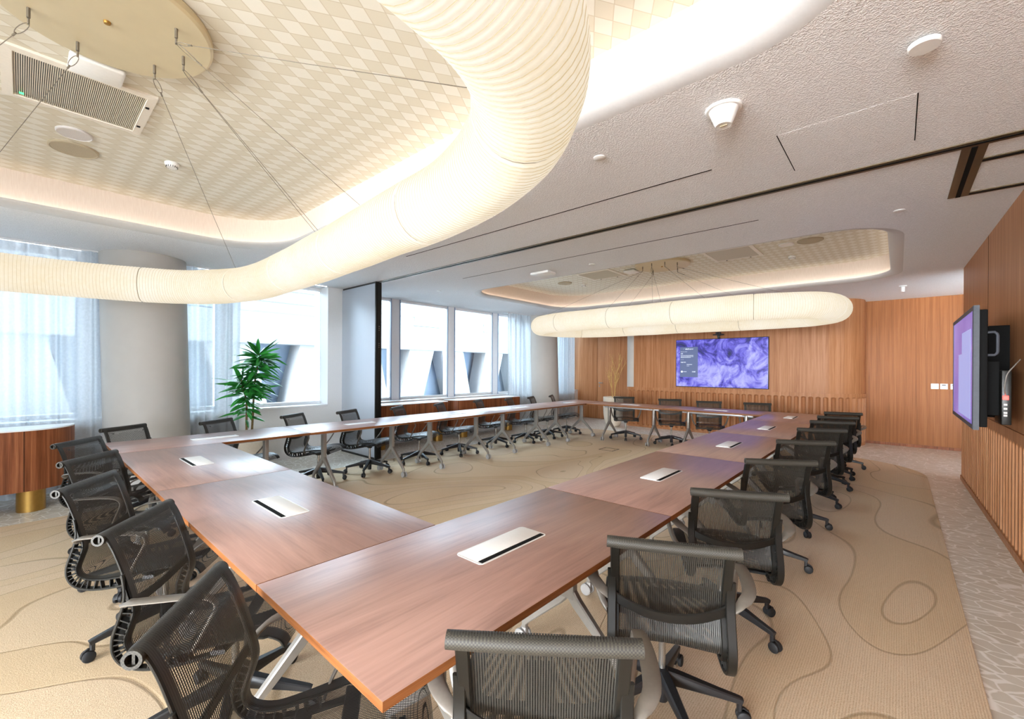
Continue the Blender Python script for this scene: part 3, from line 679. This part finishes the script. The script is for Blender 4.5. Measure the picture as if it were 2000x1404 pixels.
for q in proto_table.children:      # the corner table's near leg stands a little further in
    if q.name == 'leg': q.location.y = .125
for i in range(5): put_table(XL, Y0 + TL * (i + .5), PI, '%s walnut table from the brown credenza end in the row along the windows' % ORD[i])
for i in range(2): put_table(-1.572 - TL * (i + .5), YN, -PI / 2, 'walnut table in the short near row, %s' % ('beside the front corner table' if i == 0 else 'beside the window row'))
for i in range(2): put_table(-1.572 - TL * (i + .5), YF, PI / 2, 'walnut table in the far row before the television, %s' % ('on the wood wall side' if i == 0 else 'on the window side'))

# ================================================================== CHAIRS
SIDE = catmull([(-.372, .818), (-.388, .836), (-.374, .853), (-.350, .846), (-.322, .80), (-.292, .72), (-.262, .62), (-.252, .56), (-.268, .50), (-.280, .455), (-.262, .418), (-.20, .402), (-.10, .413), (.02, .436), (.12, .449), (.20, .444), (.25, .422), (.268, .392)] and [Vector((y, z, 0)) for y, z in [(-.372, .818), (-.388, .836), (-.374, .853), (-.350, .846), (-.322, .80), (-.292, .72), (-.262, .62), (-.252, .56), (-.268, .50), (-.280, .455), (-.262, .418), (-.20, .402), (-.10, .413), (.02, .436), (.12, .449), (.20, .444), (.25, .422), (.268, .392)]], 5)
SIDE = [(p.x, p.y) for p in SIDE]
def half_w(z, y):
    if y > -.2: return .205 + .03 * min(1, max(0, (y + .2) / .2)) - (.01 if y > .2 else 0)
    return .205
def make_chair():
    t = thing('office_chair', '', 'chair')
    # sling
    bm = bmesh.new(); rows = []; m = 14; S = SIDE
    for i, (y, z) in enumerate(S):
        T = Vector((S[min(i + 1, len(S) - 1)][0] - S[max(i - 1, 0)][0], S[min(i + 1, len(S) - 1)][1] - S[max(i - 1, 0)][1])).normalized(); N = Vector((T.y, -T.x))
        w = half_w(z, y) + .006; row = []; sag = .014 if z < .80 else 0
        for j in range(m + 1):
            u = -1 + 2 * j / m; d = -sag * (1 - u * u); row.append(bm.verts.new((u * w, y - N.x * d * -1 * (1 if True else 0), z - N.y * d * -1)))
        rows.append(row)
    for A, B in zip(rows[9:], rows[10:]):
        for j in range(m): bm.faces.new((A[j], A[j + 1], B[j + 1], B[j]))
    bmesh.ops.delete(bm, geom=[v for v in bm.verts if not v.link_faces], context='VERTS')
    obj('mesh_sling', bm, 'mesh', t, 60)
    bm = bmesh.new()   # head roll
    prof = [(-.222 + .444 * k / 16) for k in range(17)]
    roll = [(x, -.366, .833 + .004 * (1 - (x / .222) ** 2) * -1) for x in prof]
    ra = sweep(bm, roll, circ(.0205, 18), side=(0, 1, 0), cap=False); rb_ = sweep(bm, roll, circ(.0135, 18)[::-1], side=(0, 1, 0), cap=False)
    for q in (0, -1):
        for j in range(18):
            A0, A1, B0, B1 = ra[q][j], ra[q][(j + 1) % 18], rb_[q][17 - j], rb_[q][(16 - j) % 18]; bm.faces.new((A0, A1, B1, B0))
    bmesh.ops.recalc_face_normals(bm, faces=bm.faces[:])
    for e in (-.215, .212): box(bm, e, e + .003, -.369, -.363, .82, .846)
    obj('head_roll', bm, 'weave', t, 40)
    for sx in (-1, 1):
        x = sx * .205; bm = bmesh.new()
        pts = []
        for i, (y, z) in enumerate(SIDE):
            a_, b_ = SIDE[max(i - 1, 0)], SIDE[min(i + 1, len(SIDE) - 1)]; dy, dz = b_[0] - a_[0], b_[1] - a_[1]; q_ = math.hypot(dy, dz) or 1
            pts.append(Vector((sx * (half_w(z, y) - .012), y + dz / q_ * .0095, z - dy / q_ * .0095)))
        sweep(bm, pts[12:], rect(.034, .012, .004), side=(1, 0, 0))
        # outer spine with its ladder of ribs
        out = catmull([Vector((x, y, z)) for y, z in [(-.2925, .702), (-.287, .67), (-.284, .63), (-.289, .585), (-.305, .53), (-.322, .47), (-.318, .415), (-.286, .372), (-.225, .352), (-.14, .352), (-.05, .366), (.04, .385)]], 5)
        sweep(bm, out, rect(.032, .011, .003), side=(1, 0, 0))
        inn = [p for p in pts if -.29 < p.y < -.05 and p.z < .60]
        for k in range(3, len(out) - 6, 2):
            a = out[k]; b = min(inn, key=lambda q: (q - a).length)
            if .008 < (b - a).length < .09: sweep(bm, [a, Vector((x, b.y, b.z))], rect(.026, .004), side=(1, 0, 0))
        obj('side_rail', bm, 'graphite', t, 40)
        bm = bmesh.new()
        armp = catmull([(sx * .212, -.275, .588), (sx * .245, -.262, .612), (sx * .282, -.215, .632), (sx * .298, -.12, .642), (sx * .302, -.02, .645), (sx * .302, .035, .636), (sx * .298, .055, .605), (sx * .288, .03, .55), (sx * .268, -.01, .48), (sx * .235, -.045, .425), (sx * .19, -.06, .39)], 4)
        nA = len(armp); sc = [(1.0 + .9 * max(0, math.sin(PI * min(1, i / (nA * .58)))) if i < nA * .58 else 1.0, 1) for i in range(nA)]
        sd = [None] * nA
        # ribbon, lying flat on top and turning on edge down the front
        ring_pts = armp; rings = []
        for i, p in enumerate(ring_pts):
            a = ring_pts[max(i - 1, 0)]; b = ring_pts[min(i + 1, nA - 1)]; T = (b - a).normalized(); S1 = Vector((1, 0, 0)) if i > 4 else Vector((.9, -.5 * sx, .2)).normalized(); S1 = (S1 - T * S1.dot(T)).normalized(); N = T.cross(S1)
            w = .026 * sc[i][0]; rings.append([bm.verts.new(p + S1 * q0 * w / .026 + N * q1) for q0, q1 in rect(.026, .009, .003)])
        for A, B in zip(rings, rings[1:]):
            for j in range(8): bm.faces.new((A[j], A[(j + 1) % 8], B[(j + 1) % 8], B[j]))
        bm.faces.new(rings[0][::-1]); bm.faces.new(rings[-1]); bmesh.ops.recalc_face_normals(bm, faces=bm.faces[:])
        obj('armrest', bm, 'arm_grey', t, 50)
    bm = bmesh.new()   # smile-shaped cross bar behind the back
    cb = catmull([(-.205, -.272, .60), (-.17, -.285, .583), (-.09, -.30, .560), (0, -.305, .552), (.09, -.30, .560), (.17, -.285, .583), (.205, -.272, .60)], 5)
    sweep(bm, cb, rect(.036, .012, .004), side=(0, 0, 1)); obj('cross_bar', bm, 'graphite', t, 40)
    bm = bmesh.new()   # seat carrier and tilt housing
    sweep(bm, catmull([(0, -.10, .372), (0, -.02, .366), (0, .06, .372), (0, .14, .392), (0, .20, .41)], 4), rect(.10, .02, .006), side=(1, 0, 0))
    sweep(bm, [(-.23, .03, .395), (-.12, .03, .375), (.12, .03, .375), (.23, .03, .395)], rect(.05, .016, .004), side=(0, 1, 0))
    sweep(bm, [(-.205, -.12, .356), (0, -.10, .362), (.205, -.12, .356)], rect(.05, .014, .004), side=(0, 1, 0))
    lathe(bm, [(0, .335), (.03, .335), (.036, .345), (.036, .372), (0, .376)], n=20); obj('seat_carrier', bm, 'black', t, 40)
    bm = bmesh.new(); lathe(bm, [(0, .16), (.0145, .16), (.0145, .34), (0, .34)], n=18); obj('gas_lift', bm, 'chrome', t, 40)
    base = bpy.data.objects.new('star_base', None)
    bm = bmesh.new(); lathe(bm, [(0, .035), (.024, .035), (.025, .04), (.025, .10), (.036, .112), (.037, .150), (.028, .168), (.018, .174), (0, .174)], n=20)
    hub = obj('star_base', bm, 'black', t, 40)
    for k in range(5):
        a = 2 * PI * k / 5; bm = bmesh.new()
        sweep(bm, [(.02, 0, .142), (.06, 0, .136), (.22, 0, .107), (.302, 0, .092), (.314, 0, .088)], rect(.046, .046, .007), side=(0, 1, 0), scale=[(1, 1.25), (1, 1.2), (.72, .72), (.62, .56), (.6, .5)])
        sweep(bm, [(.303, 0, .10), (.303, 0, .045)], rect(.024, .02, .005), side=(0, 1, 0))
        lg = obj('base_leg', bm, 'black', hub, 40); lg.rotation_euler = (0, 0, a)
        bm = bmesh.new()
        for e in (-.014, .014):
            q = len(bm.verts); lathe(bm, [(0, -.0105), (.02, -.0105), (.026, -.007), (.0275, 0), (.026, .007), (.02, .0105), (0, .0105)], n=18)
            bm.verts.ensure_lookup_table(); orient(bm, bm.verts[q:], Matrix.Translation((.318, e, .0275)) @ Matrix.Rotation(R(90), 4, 'X'))
        sweep(bm, [(.300, 0, .03), (.300, 0, .052), (.318, 0, .062), (.338, 0, .05), (.345, 0, .03)], rect(.012, .005), side=(0, 1, 0))
        obj('caster', bm, 'rubber', lg, 40)
    return t
proto_chair = make_chair(); firstc = [True]; rnd = random.Random(4)
FEET = []
def seg_d(p, q, a, b):
    best = 9
    for i in range(9):
        u = (p[0] + (q[0] - p[0]) * i / 8, p[1] + (q[1] - p[1]) * i / 8)
        for j in range(6):
            w = (a[0] + (b[0] - a[0]) * j / 5, a[1] + (b[1] - a[1]) * j / 5); best = min(best, math.hypot(u[0] - w[0], u[1] - w[1]))
    return best
def table_feet(x, y, rz):
    for sy in (-1, 1):
        for sx in (-1, 1):
            P = [(sx * q * math.cos(rz) - sy * .4757 * math.sin(rz) + x, sx * q * math.sin(rz) + sy * .4757 * math.cos(rz) + y) for q in (.165, .33)]; FEET.append(P)
for i in range(5): table_feet(XR, Y0 + TL * (i + .5), 0); table_feet(XL, Y0 + TL * (i + .5), 0)
for i in range(2): table_feet(-1.572 - TL * (i + .5), YN, PI / 2); table_feet(-1.572 - TL * (i + .5), YF, PI / 2)
BASES = []
for q in FEET[:2]:
    for k in range(2): q[k] = (q[k][0], q[k][1] + .125)
def best_star(x, y, want):
    def score(deg):
        d = 9
        for k in range(5):
            t = R(deg + 72 * k); q = (x + .345 * math.cos(t), y + .345 * math.sin(t))
            for f in FEET:
                if math.hypot(f[0][0] - x, f[0][1] - y) < .9: d = min(d, seg_d((x, y), q, *f))
            for b in BASES:
                if math.hypot(b[0] - x, b[1] - y) < .8:
                    for m in range(5):
                        e = R(b[2] + 72 * m); d = min(d, seg_d((x, y), q, (b[0], b[1]), (b[0] + .345 * math.cos(e), b[1] + .345 * math.sin(e))))
        return min(d, .085) - .0002 * abs(((deg - want + 36) % 72) - 36)
    return max(range(0, 72, 3), key=score)
def put_chair(mx, my, a, label, star=None):
    """mx,my: plan position of the head roll; a: heading"""
    o = proto_chair if firstc[0] else copy_tree(proto_chair); firstc[0] = False
    a = R(a); o.location = (mx - .366 * math.sin(a), my + .366 * math.cos(a), .006); o.rotation_euler = (0, 0, a)
    o['label'] = label; o['group'] = 'mesh office chairs around the tables'; star = best_star(o.location.x, o.location.y, star); BASES.append((o.location.x, o.location.y, star))
    for ch in o.children:
        if ch.name.startswith('star_base'): ch.rotation_euler = (0, 0, (R(star) - a) if star is not None else rnd.uniform(0, 2 * PI / 5))
ROWS = [
 ('c', [(-.597, .793, 38, 30), (-.587, 1.525, 27, 12), (-.591, 2.394, 28, 25), (-.588, 3.422, 33, 8), (-.589, 4.495, 29, -10), (-.585, 5.524, 27, 20), (-.58, 6.426, 22, 0), (-.586, 7.12, 20, 14), (-.585, 7.843, 16, 30)]),
 ('n', [(-1.388, .288, -36, 20), (-2.305, .32, -38, 62), (-3.23, .238, -35, 24), (-4.09, .312, -43, 40), (-5.03, .312, -42, 51)]),
 ('f', [(-5.86, .70, -58, 10), (-5.82, 1.50, -57, 33), (-5.83, 2.345, -56, 20), (-5.82, 3.09, -62, 29), (-5.835, 3.93, -57, 12), (-5.88, 4.80, -57, 41), (-5.97, 5.82, -62, 5), (-5.87, 6.59, -64, 33), (-5.88, 7.33, -66, 60), (-5.88, 8.06, -62, 22)]),
 ('r', [(-4.43, 8.75, 213, 18), (-3.43, 8.76, 206, 44), (-2.67, 8.715, 199, 9), (-1.90, 8.92, 196, 30)])]
for kind, lst in ROWS:
    for i, (x, y, a, st) in enumerate(lst):
        lab = {'c': 'black mesh office chair on the wood wall side, %s' % ('at the front table corner' if i == 0 else '%s from the camera' % ORD[i]),
               'n': 'black mesh office chair along the short near row, %s' % ('beside the front table corner' if i == 0 else '%s from the front table corner' % ORD[i]),
               'f': 'grey mesh office chair on the window side of the tables, %s from the near column' % ORD[i],
               'r': 'black mesh office chair facing the camera before the television wall, %s from the white planter' % ORD[i]}[kind]
        put_chair(x, y, a, lab, st)

# ================================================================== TELEVISION WALL
tv = thing('television', 'large wall television with violet marbled picture on the far wood wall', 'television', (-2.975, 10.45, 1.60))
w, h = .965, .553
bm = bmesh.new(); box(bm, -w, w, -.035, .0, -h, h, .006); obj('bezel', bm, 'dark_bezel', tv)
bm = bmesh.new(); box(bm, -w + .012, w - .012, -.0375, -.0345, -h + .014, h - .012); obj('screen', bm, 'screen', tv, 0)
bm = bmesh.new(); box(bm, -w + .10, -w + .505, -.0395, -.037, -h + .23, h - .175); cd = obj('info_card', bm, 'card', tv, 0)
def text_bm(s, size, x, z, y, bold=False):
    cu = bpy.data.curves.new('glyphs', 'FONT'); cu.body = s; cu.size = size; cu.extrude = .0006; cu.offset = .0012 if bold else 0
    o = bpy.data.objects.new('glyphs', cu); COL.objects.link(o); dg = bpy.context.evaluated_depsgraph_get(); me = bpy.data.meshes.new_from_object(o.evaluated_get(dg)); bpy.data.objects.remove(o)
    b = bmesh.new(); b.from_mesh(me); orient(b, b.verts, Matrix.Translation((x, y, z)) @ Matrix.Rotation(R(90), 4, 'X')); return b
def text(s, size, x, z, parent, name='lettering', bold=False, y=-.0405):
    return obj(name, text_bm(s, size, x, z, y, bold), 'glyph', parent, 0)
cx0 = -w + .118; ct = h - .175
text('AirServer', .046, cx0 + .105, ct - .062, cd, bold=True)
bm = bmesh.new(); sweep(bm, [(cx0 + .082 + .02 * math.cos(a), -.0405, ct - .05 + .016 * math.sin(a)) for a in [R(-30 + 24 * i) for i in range(11)]], rect(.006, .001), side=(0, 1, 0)); obj('logo', bm, 'glyph', cd, 0)
text('How to connect', .022, cx0, ct - .115, cd); text('iOS', .032, cx0, ct - .165, cd, bold=True)
bm = bmesh.new()
for z, l in ((.197, .29), (.222, .285), (.243, .23)):
    x = 0; rq = random.Random(int(z * 1000))
    while x < l:
        q = rq.uniform(.015, .04); box(bm, cx0 + x, cx0 + min(l, x + q), -.041, -.0402, ct - z - .005, ct - z + .004); x += q + .006
obj('small_print', bm, 'glyph', cd, 0)
text('1.  2.  3.', .02, cx0, ct - .298, cd); text('Guide Me', .03, cx0, ct - .365, cd, bold=True)
bm = bmesh.new(); box(bm, cx0 + .137, cx0 + .26, -.041, -.0402, ct - .413, ct - .403); box(bm, cx0 + .137, cx0 + .195, -.041, -.0402, ct - .443, ct - .436); obj('small_print', bm, 'glyph', cd, 0)
bm = bmesh.new(); lathe(bm, [(0, 0), (.024, 0), (.024, .001), (0, .0012)], n=20); orient(bm, bm.verts, Matrix.Translation((cx0 + .026, -.0398, ct - .575)) @ Matrix.Rotation(R(90), 4, 'X')); obj('round_icon', bm, 'glyph', cd, 0)
bm = bmesh.new(); box(bm, cx0 + .06, cx0 + .135, -.041, -.0402, ct - .58, ct - .57); obj('small_print', bm, 'glyph', cd, 0)
text('12:40', .036, cx0 + .255, ct - .588, cd, bold=True)
vc = thing('video_camera', 'small black conference camera on the wall above the far television', 'camera', (-2.99, 10.40, 2.19))
bm = bmesh.new(); box(bm, -.11, .11, -.05, .04, .03, .055, .01); obj('camera_base', bm, 'black', vc)
bm = bmesh.new(); box(bm, -.05, .05, -.06, .03, .055, .10, .015, 0, 3); obj('camera_head', bm, 'grey_bezel', vc)
bm = bmesh.new(); lathe(bm, [(0, .012), (.018, .012), (.02, 0), (.02, -.01)], n=18); orient(bm, bm.verts, Matrix.Translation((0, -.06, .078)) @ Matrix.Rotation(R(90), 4, 'X')); obj('lens', bm, 'black', vc)
bm = bmesh.new(); sweep(bm, [(0, .06, -.03), (0, .0, -.02), (0, 0, .032)], rect(.05, .012), side=(1, 0, 0)); obj('bracket', bm, 'black', vc)

# ---- interactive display on the right wall (faces -X)
idp = thing('interactive_display', 'large touch display mounted off the right wood wall, seen almost edge on', 'display', (.415, 5.52, 1.485))
hy, hz = .79, .462
bm = bmesh.new(); loops_strip(bm, [[(x, a * (hy - d), b * (hz - d)) for a, b in ((-1, -1), (1, -1), (1, 1), (-1, 1))] for d, x in ((0, .03), (0, 0), (.004, -.004), (.034, -.004), (.036, .004))]); bmesh.ops.recalc_face_normals(bm, faces=bm.faces[:]); obj('bezel', bm, 'grey_bezel', idp)
bm = bmesh.new(); box(bm, -.001, .006, -hy + .035, hy - .035, -hz + .035, hz - .035); sc = obj('screen', bm, 'touch', idp, 0)
bm = bmesh.new(); box(bm, -.0025, -.001, -.62, .25, -.40, .12); box(bm, -.003, -.001, -.62, -.02, .05, .30); obj('open_window', bm, 'window_card', sc, 0)
bm = bmesh.new(); box(bm, .03, .075, -hy + .03, hy - .03, -hz + .02, hz - .03, .008); obj('rear_housing', bm, 'slot_black', idp)
bm = bmesh.new(); box(bm, .075, .15, -.62, .62, -.36, .05, .01); box(bm, .15, .288, .0, .66, -.42, .36, .01); obj('mount_with_shade', bm, 'slot_black', idp)  # mount, its black block enlarged to stand in for shade on the wall
bm = bmesh.new(); tube(bm, [(.06, -hy + .05, .262), (.11, -hy + .05, .262), (.122, -hy + .05, .25), (.126, -hy + .05, .235), (.126, -hy + .05, .12), (.122, -hy + .05, .105), (.11, -hy + .05, .093), (.06, -hy + .05, .093)], .009, 8); obj('handle', bm, 'grey_bezel', idp)
bm = bmesh.new(); box(bm, .15, .2, -.70, -.4, -.42, -.02, .006); obj('port_box', bm, 'graphite', idp)
bm = bmesh.new(); tube(bm, catmull([(.17, -.70, -.20), (.16, -.74, -.14), (.17, -.75, -.05), (.21, -.74, 0.02), (.24, -.70, .06)], 5), .004, 8); obj('cable', bm, 'grey_metal', idp)
bm = bmesh.new(); box(bm, .155, .185, -.712, -.698, -.235, -.205, .003); obj('indicator_light', bm, 'red_led', idp, 0)
bm = bmesh.new()
for i, z in enumerate((-.27, -.30, -.33, -.35)): box(bm, .16, .178, -.708, -.699, z - .008, z + .006)
obj('port_labels', bm, 'speaker_grey', idp, 0)
# ---- wall controls
for i, (x, ww, lab) in enumerate(((.505, .105, 'white wall switch plate on the far wood wall, leftmost of three'), (.625, .10, 'white wall controller with small dark display, middle of three'), (.76, .10, 'white wall controller beside the touch display, rightmost of three'))):
    t = thing('wall_controller', lab, 'wall switch', (x, 11.36, 1.165), 0, 'white controls on the far wall')
    bm = bmesh.new(); box(bm, -ww / 2, ww / 2, -.014, 0, -.05, .05, .004); obj('plate', bm, 'white_gloss', t)
    bm = bmesh.new()
    if i == 0:
        for q in (-.026, 0, .026): box(bm, q - .011, q + .011, -.017, -.013, -.0, .035, .002)
        obj('rocker', bm, 'sill', t)
    else:
        box(bm, -.026, .026, -.0155, -.013, .015, .033); obj('display', bm, 'dark_bezel', t, 0)

# ================================================================== FURNITURE BY THE WINDOWS
def credenza(label, x0, x1, y0, y1, z0, z1, rad, legs, seams):
    """bow-ended sideboard; front faces +X"""
    cx, cy = (x0 + x1) / 2, (y0 + y1) / 2; t = thing('credenza', label, 'sideboard', (cx, cy, 0), 0, 'walnut sideboards on brass feet')
    L = rrect(x0 - cx, x1 - cx, y0 - cy, y1 - cy, rad, 12); bm = bmesh.new()
    vs = loops_strip(bm, [[(x, y, z) for x, y in L] for z in (z0, z1 - .012)]); bm.faces.new(vs[0][::-1]); bm.faces.new(vs[1]); bmesh.ops.recalc_face_normals(bm, faces=bm.faces[:]); obj('cabinet_body', bm, 'walnut', t, 30)
    bm = bmesh.new(); vs = loops_strip(bm, [[(x, y, z) for x, y in L] for z in (z1 - .012, z1)]); bm.faces.new(vs[0][::-1]); bm.faces.new(vs[1]); bmesh.ops.recalc_face_normals(bm, faces=bm.faces[:]); obj('top', bm, 'sill', t, 30)
    for y in seams:
        bm = bmesh.new(); box(bm, x1 - cx - .002, x1 - cx + .0012, y - cy - .002, y - cy + .002, z0 + .005, z1 - .014); obj('door_gap', bm, 'slot_black', t, 0)
    for (lx, ly, r) in legs:
        bm = bmesh.new(); lathe(bm, [(0, 0), (r, 0), (r, z0), (0, z0)], (lx - cx, ly - cy), 32); obj('pedestal_foot', bm, 'brass', t, 40)
credenza('curved walnut sideboard on a brass foot at the left edge of the room', -6.86, -6.40, -2.1, .40, .22, .83, (.18, .42, .02, .02), [(-6.56, .07, .105), (-6.56, -1.6, .105)], [.02, -.6, -1.2])
credenza('walnut sideboard under the far windows nearest the partition panel', -7.1, -6.70, 3.98, 5.72, .25, .80, (.05, .02, .02, .02), [(-6.9, 5.62, .095), (-6.9, 4.3, .095)], [4.55, 5.13])
credenza('walnut sideboard under the far windows nearest the far column', -7.1, -6.70, 5.93, 7.95, .25, .80, (.28, .02, .02, .02), [(-6.9, 7.75, .095), (-6.9, 6.3, .095)], [6.6, 7.28])

def curtain(label, y0, y1, x, seed, amp=.045, gather=.12):
    rq = random.Random(seed); bm = bmesh.new(); n = max(24, int((y1 - y0) * 90)); zs = [.02, .5, 1.0, 1.6, 2.2, CZ - .015]
    ph = rq.uniform(0, 6); cols = []
    for i in range(n + 1):
        u = i / n; y = y0 + (y1 - y0) * u; c = []
        for z in zs:
            s = (y * (2 * PI / gather)) + 1.7 * math.sin(y * 5.1 + ph) + .25 * math.sin(z * 1.3 + y * 3)
            c.append(bm.verts.new((x + amp * math.sin(s) * (.75 + .25 * math.sin(y * 9 + ph)), y + .02 * math.cos(s * .5) + .03 * (1 - z / CZ) * math.sin(y * 2.3 + ph), z)))
        cols.append(c)
    for A, B in zip(cols, cols[1:]):
        for j in range(len(zs) - 1): bm.faces.new((A[j], B[j], B[j + 1], A[j + 1]))
    t = thing('sheer_curtain', label, 'curtain', (x, (y0 + y1) / 2, 0), 0, 'sheer white curtains'); orient(bm, bm.verts, Matrix.Translation((-x, -(y0 + y1) / 2, 0)))
    obj('drape', bm, 'sheer', t, 80)
    bm = bmesh.new(); box(bm, -.018, .018, -(y1 - y0) / 2, (y1 - y0) / 2, CZ - .015, CZ); obj('curtain_track', bm, 'white', t, 0)
curtain('wide sheer white curtain left of the near column', -2.25, .66, -7.12, 1); curtain('narrow sheer white curtain between the near column and the plant', 1.46, 2.14, -7.14, 2)
curtain('sheer white curtain left of the far column', 7.95, 8.92, -7.12, 3, .04, .1); curtain('sheer white curtain right of the far column beside the wood doors', 9.75, 10.95, -7.13, 4, .04, .1)

# ---- tall leafy plant
pl = thing('dracaena_plant', 'tall green leafy plant in front of the window', 'plant', (-6.72, 2.14, 0))
bm = bmesh.new(); lathe(bm, [(0, 0), (.13, 0), (.15, .02), (.19, .40), (.2, .44), (.185, .44), (.175, .40), (0, .39)], n=32); obj('pot', bm, 'pot', pl)
rp = random.Random(11); canes = [catmull([(.02, .0, .38), (.0, .03, .8), (-.01, .05, 1.2), (.0, .09, 1.5), (.0, .10, 1.66)], 6), catmull([(-.03, -.04, .38), (.0, -.05, .75), (.02, -.06, 1.0), (.01, -.10, 1.18), (.01, -.12, 1.28)], 6)]
bm = bmesh.new()
for c in canes: tube(bm, c, .0135, 8, scale=[1.25 - .7 * i / (len(c) - 1) for i in range(len(c))])
obj('cane', bm, 'stem', pl)
bm = bmesh.new()
def leaf(base, az, el, ln, wd, droop):
    d0 = Vector((math.cos(az) * math.cos(el), math.sin(az) * math.cos(el), math.sin(el))); s = Vector((-math.sin(az), math.cos(az), 0)); rows = []
    p = Vector(base); n = 7; d = d0.copy(); roll = rp.uniform(-.9, .9)
    for i in range(n + 1):
        u = i / n; wdt = wd * (.22 if i == 0 else (math.sin(PI * (u ** .8)) ** .7 if u < 1 else .02)) ; up = s.cross(d).normalized(); s_ = (s * math.cos(roll) + up * math.sin(roll)); up = s_.cross(d).normalized()
        rows.append([bm.verts.new(p - s_ * wdt + up * wdt * .3), bm.verts.new(p), bm.verts.new(p + s_ * wdt + up * wdt * .3)])
        d = (d + Vector((0, 0, -droop / n))).normalized(); p = p + d * (ln / n)
    for A, B in zip(rows, rows[1:]):
        bm.faces.new((A[0], A[1], B[1], B[0])); bm.faces.new((A[1], A[2], B[2], B[1]))
for c, lo, cnt in ((canes[0], .42, 150), (canes[1], .28, 90)):
    for i in range(cnt):
        f = lo + (1 - lo) * (i / cnt) ** .9; k = min(len(c) - 1, int(f * (len(c) - 1))); p = c[k] + Vector((0, 0, rp.uniform(-.02, .02)))
        top = max(0, (i / cnt - .86) / .14); el = R(rp.uniform(-8, 30)) * (1 - top) + R(rp.uniform(45, 85)) * top
        az = i * 2.399 + rp.uniform(-.4, .4)
        leaf(p, az, el, rp.uniform(.24, .42) * (.62 if math.cos(az) < -.45 else 1) * (1 - .2 * (1 - f)), rp.uniform(.022, .034), rp.uniform(.3, 1.1) * (1 - top * .8))
obj('foliage', bm, 'leaf', pl, 60)
# ---- bare branches, fairy lights put into their gold colour, in a tall pale planter
bp = thing('branch_planter', 'tall pale planter with bare gold-lit branches beside the wood doors', 'plant', (-5.42, 10.12, 0))
bm = bmesh.new(); lathe(bm, [(0, 0), (.13, 0), (.17, .03), (.22, .15), (.245, .32), (.25, .55), (.25, .74), (.243, .748), (.235, .74), (.235, .68), (0, .67)], n=36); obj('pot', bm, 'pot', bp)
bm = bmesh.new(); rb = random.Random(5)
def branch(p, d, r, ln, dep):
    pts = [p]; q = p.copy(); dd = d.copy()
    for i in range(5):
        dd = (dd + Vector((rb.uniform(-.16, .16), rb.uniform(-.16, .16), .05))).normalized(); q = q + dd * ln / 5; pts.append(q.copy())
    tube(bm, pts, r, 6, scale=[1 - .5 * i / 5 for i in range(6)])
    if dep:
        for k in range(3): branch(pts[rb.randint(2, 5)], (dd + Vector((rb.uniform(-.45, .45), rb.uniform(-.45, .45), .2))).normalized(), r * .55, ln * rb.uniform(.5, .7), dep - 1)
for k in range(3): branch(Vector((rb.uniform(-.02, .02), rb.uniform(-.02, .02), .66)), Vector((rb.uniform(-.08, .08), rb.uniform(-.08, .08), 1)), .016, .72, 2)
obj('branches', bm, 'twig', bp)

# ================================================================== OUTSIDE THE WINDOWS
bm = bmesh.new(); box(bm, -40, -7.9, -30, 60, -1.0, -.9); o = obj('pavement', bm, 'pavement', smooth=0); struct(o)
bd = thing('street_building', 'white building with leaning piers across the street outside the windows', 'building', (-17, 8, -.9))
bm = bmesh.new(); box(bm, -4, 0, -22, 32, 3.25, 5.9); box(bm, -.3, .25, -22, 32, 3.2, 4.3, .03)
for z in (4.75, 5.2, 5.6): box(bm, -.02, .04, -22, 32, z, z + .05)
obj('facade', bm, 'facade', bd, 0)
bm = bmesh.new(); box(bm, -1.3, -1.1, -22, 32, 0, 3.3); obj('shopfront', bm, 'pane_blue', bd, 0)
bm = bmesh.new(); box(bm, -1.2, .6, -22, 32, 0, .9, .02); obj('plinth', bm, 'facade', bd, 0)
for i in range(18):
    y = -18 + i * 2.5; ln = .55 if i % 2 else -.55; bm = bmesh.new()
    vs = [bm.verts.new((x, y + s * (.62 + .12 * t) + ln * (t * 2 - 1), 4.2 * t)) for t in (0, 1) for x, s in ((-.8, -1), (-.8, 1), (.1, 1), (.1, -1))]
    for q in ((0, 1, 5, 4), (1, 2, 6, 5), (2, 3, 7, 6), (3, 0, 4, 7), (4, 5, 6, 7)): bm.faces.new([vs[k] for k in q])
    bmesh.ops.recalc_face_normals(bm, faces=bm.faces[:]); obj('leaning_pier', bm, 'facade', bd, 0)
for i in range(9):
    y = -14 + i * 4.6; bm = bmesh.new(); box(bm, -.01, .05, y, y + 1.5, 4.35, 5.0)
    w_ = obj('building_window', bm, 'pane_blue', bd, 0)
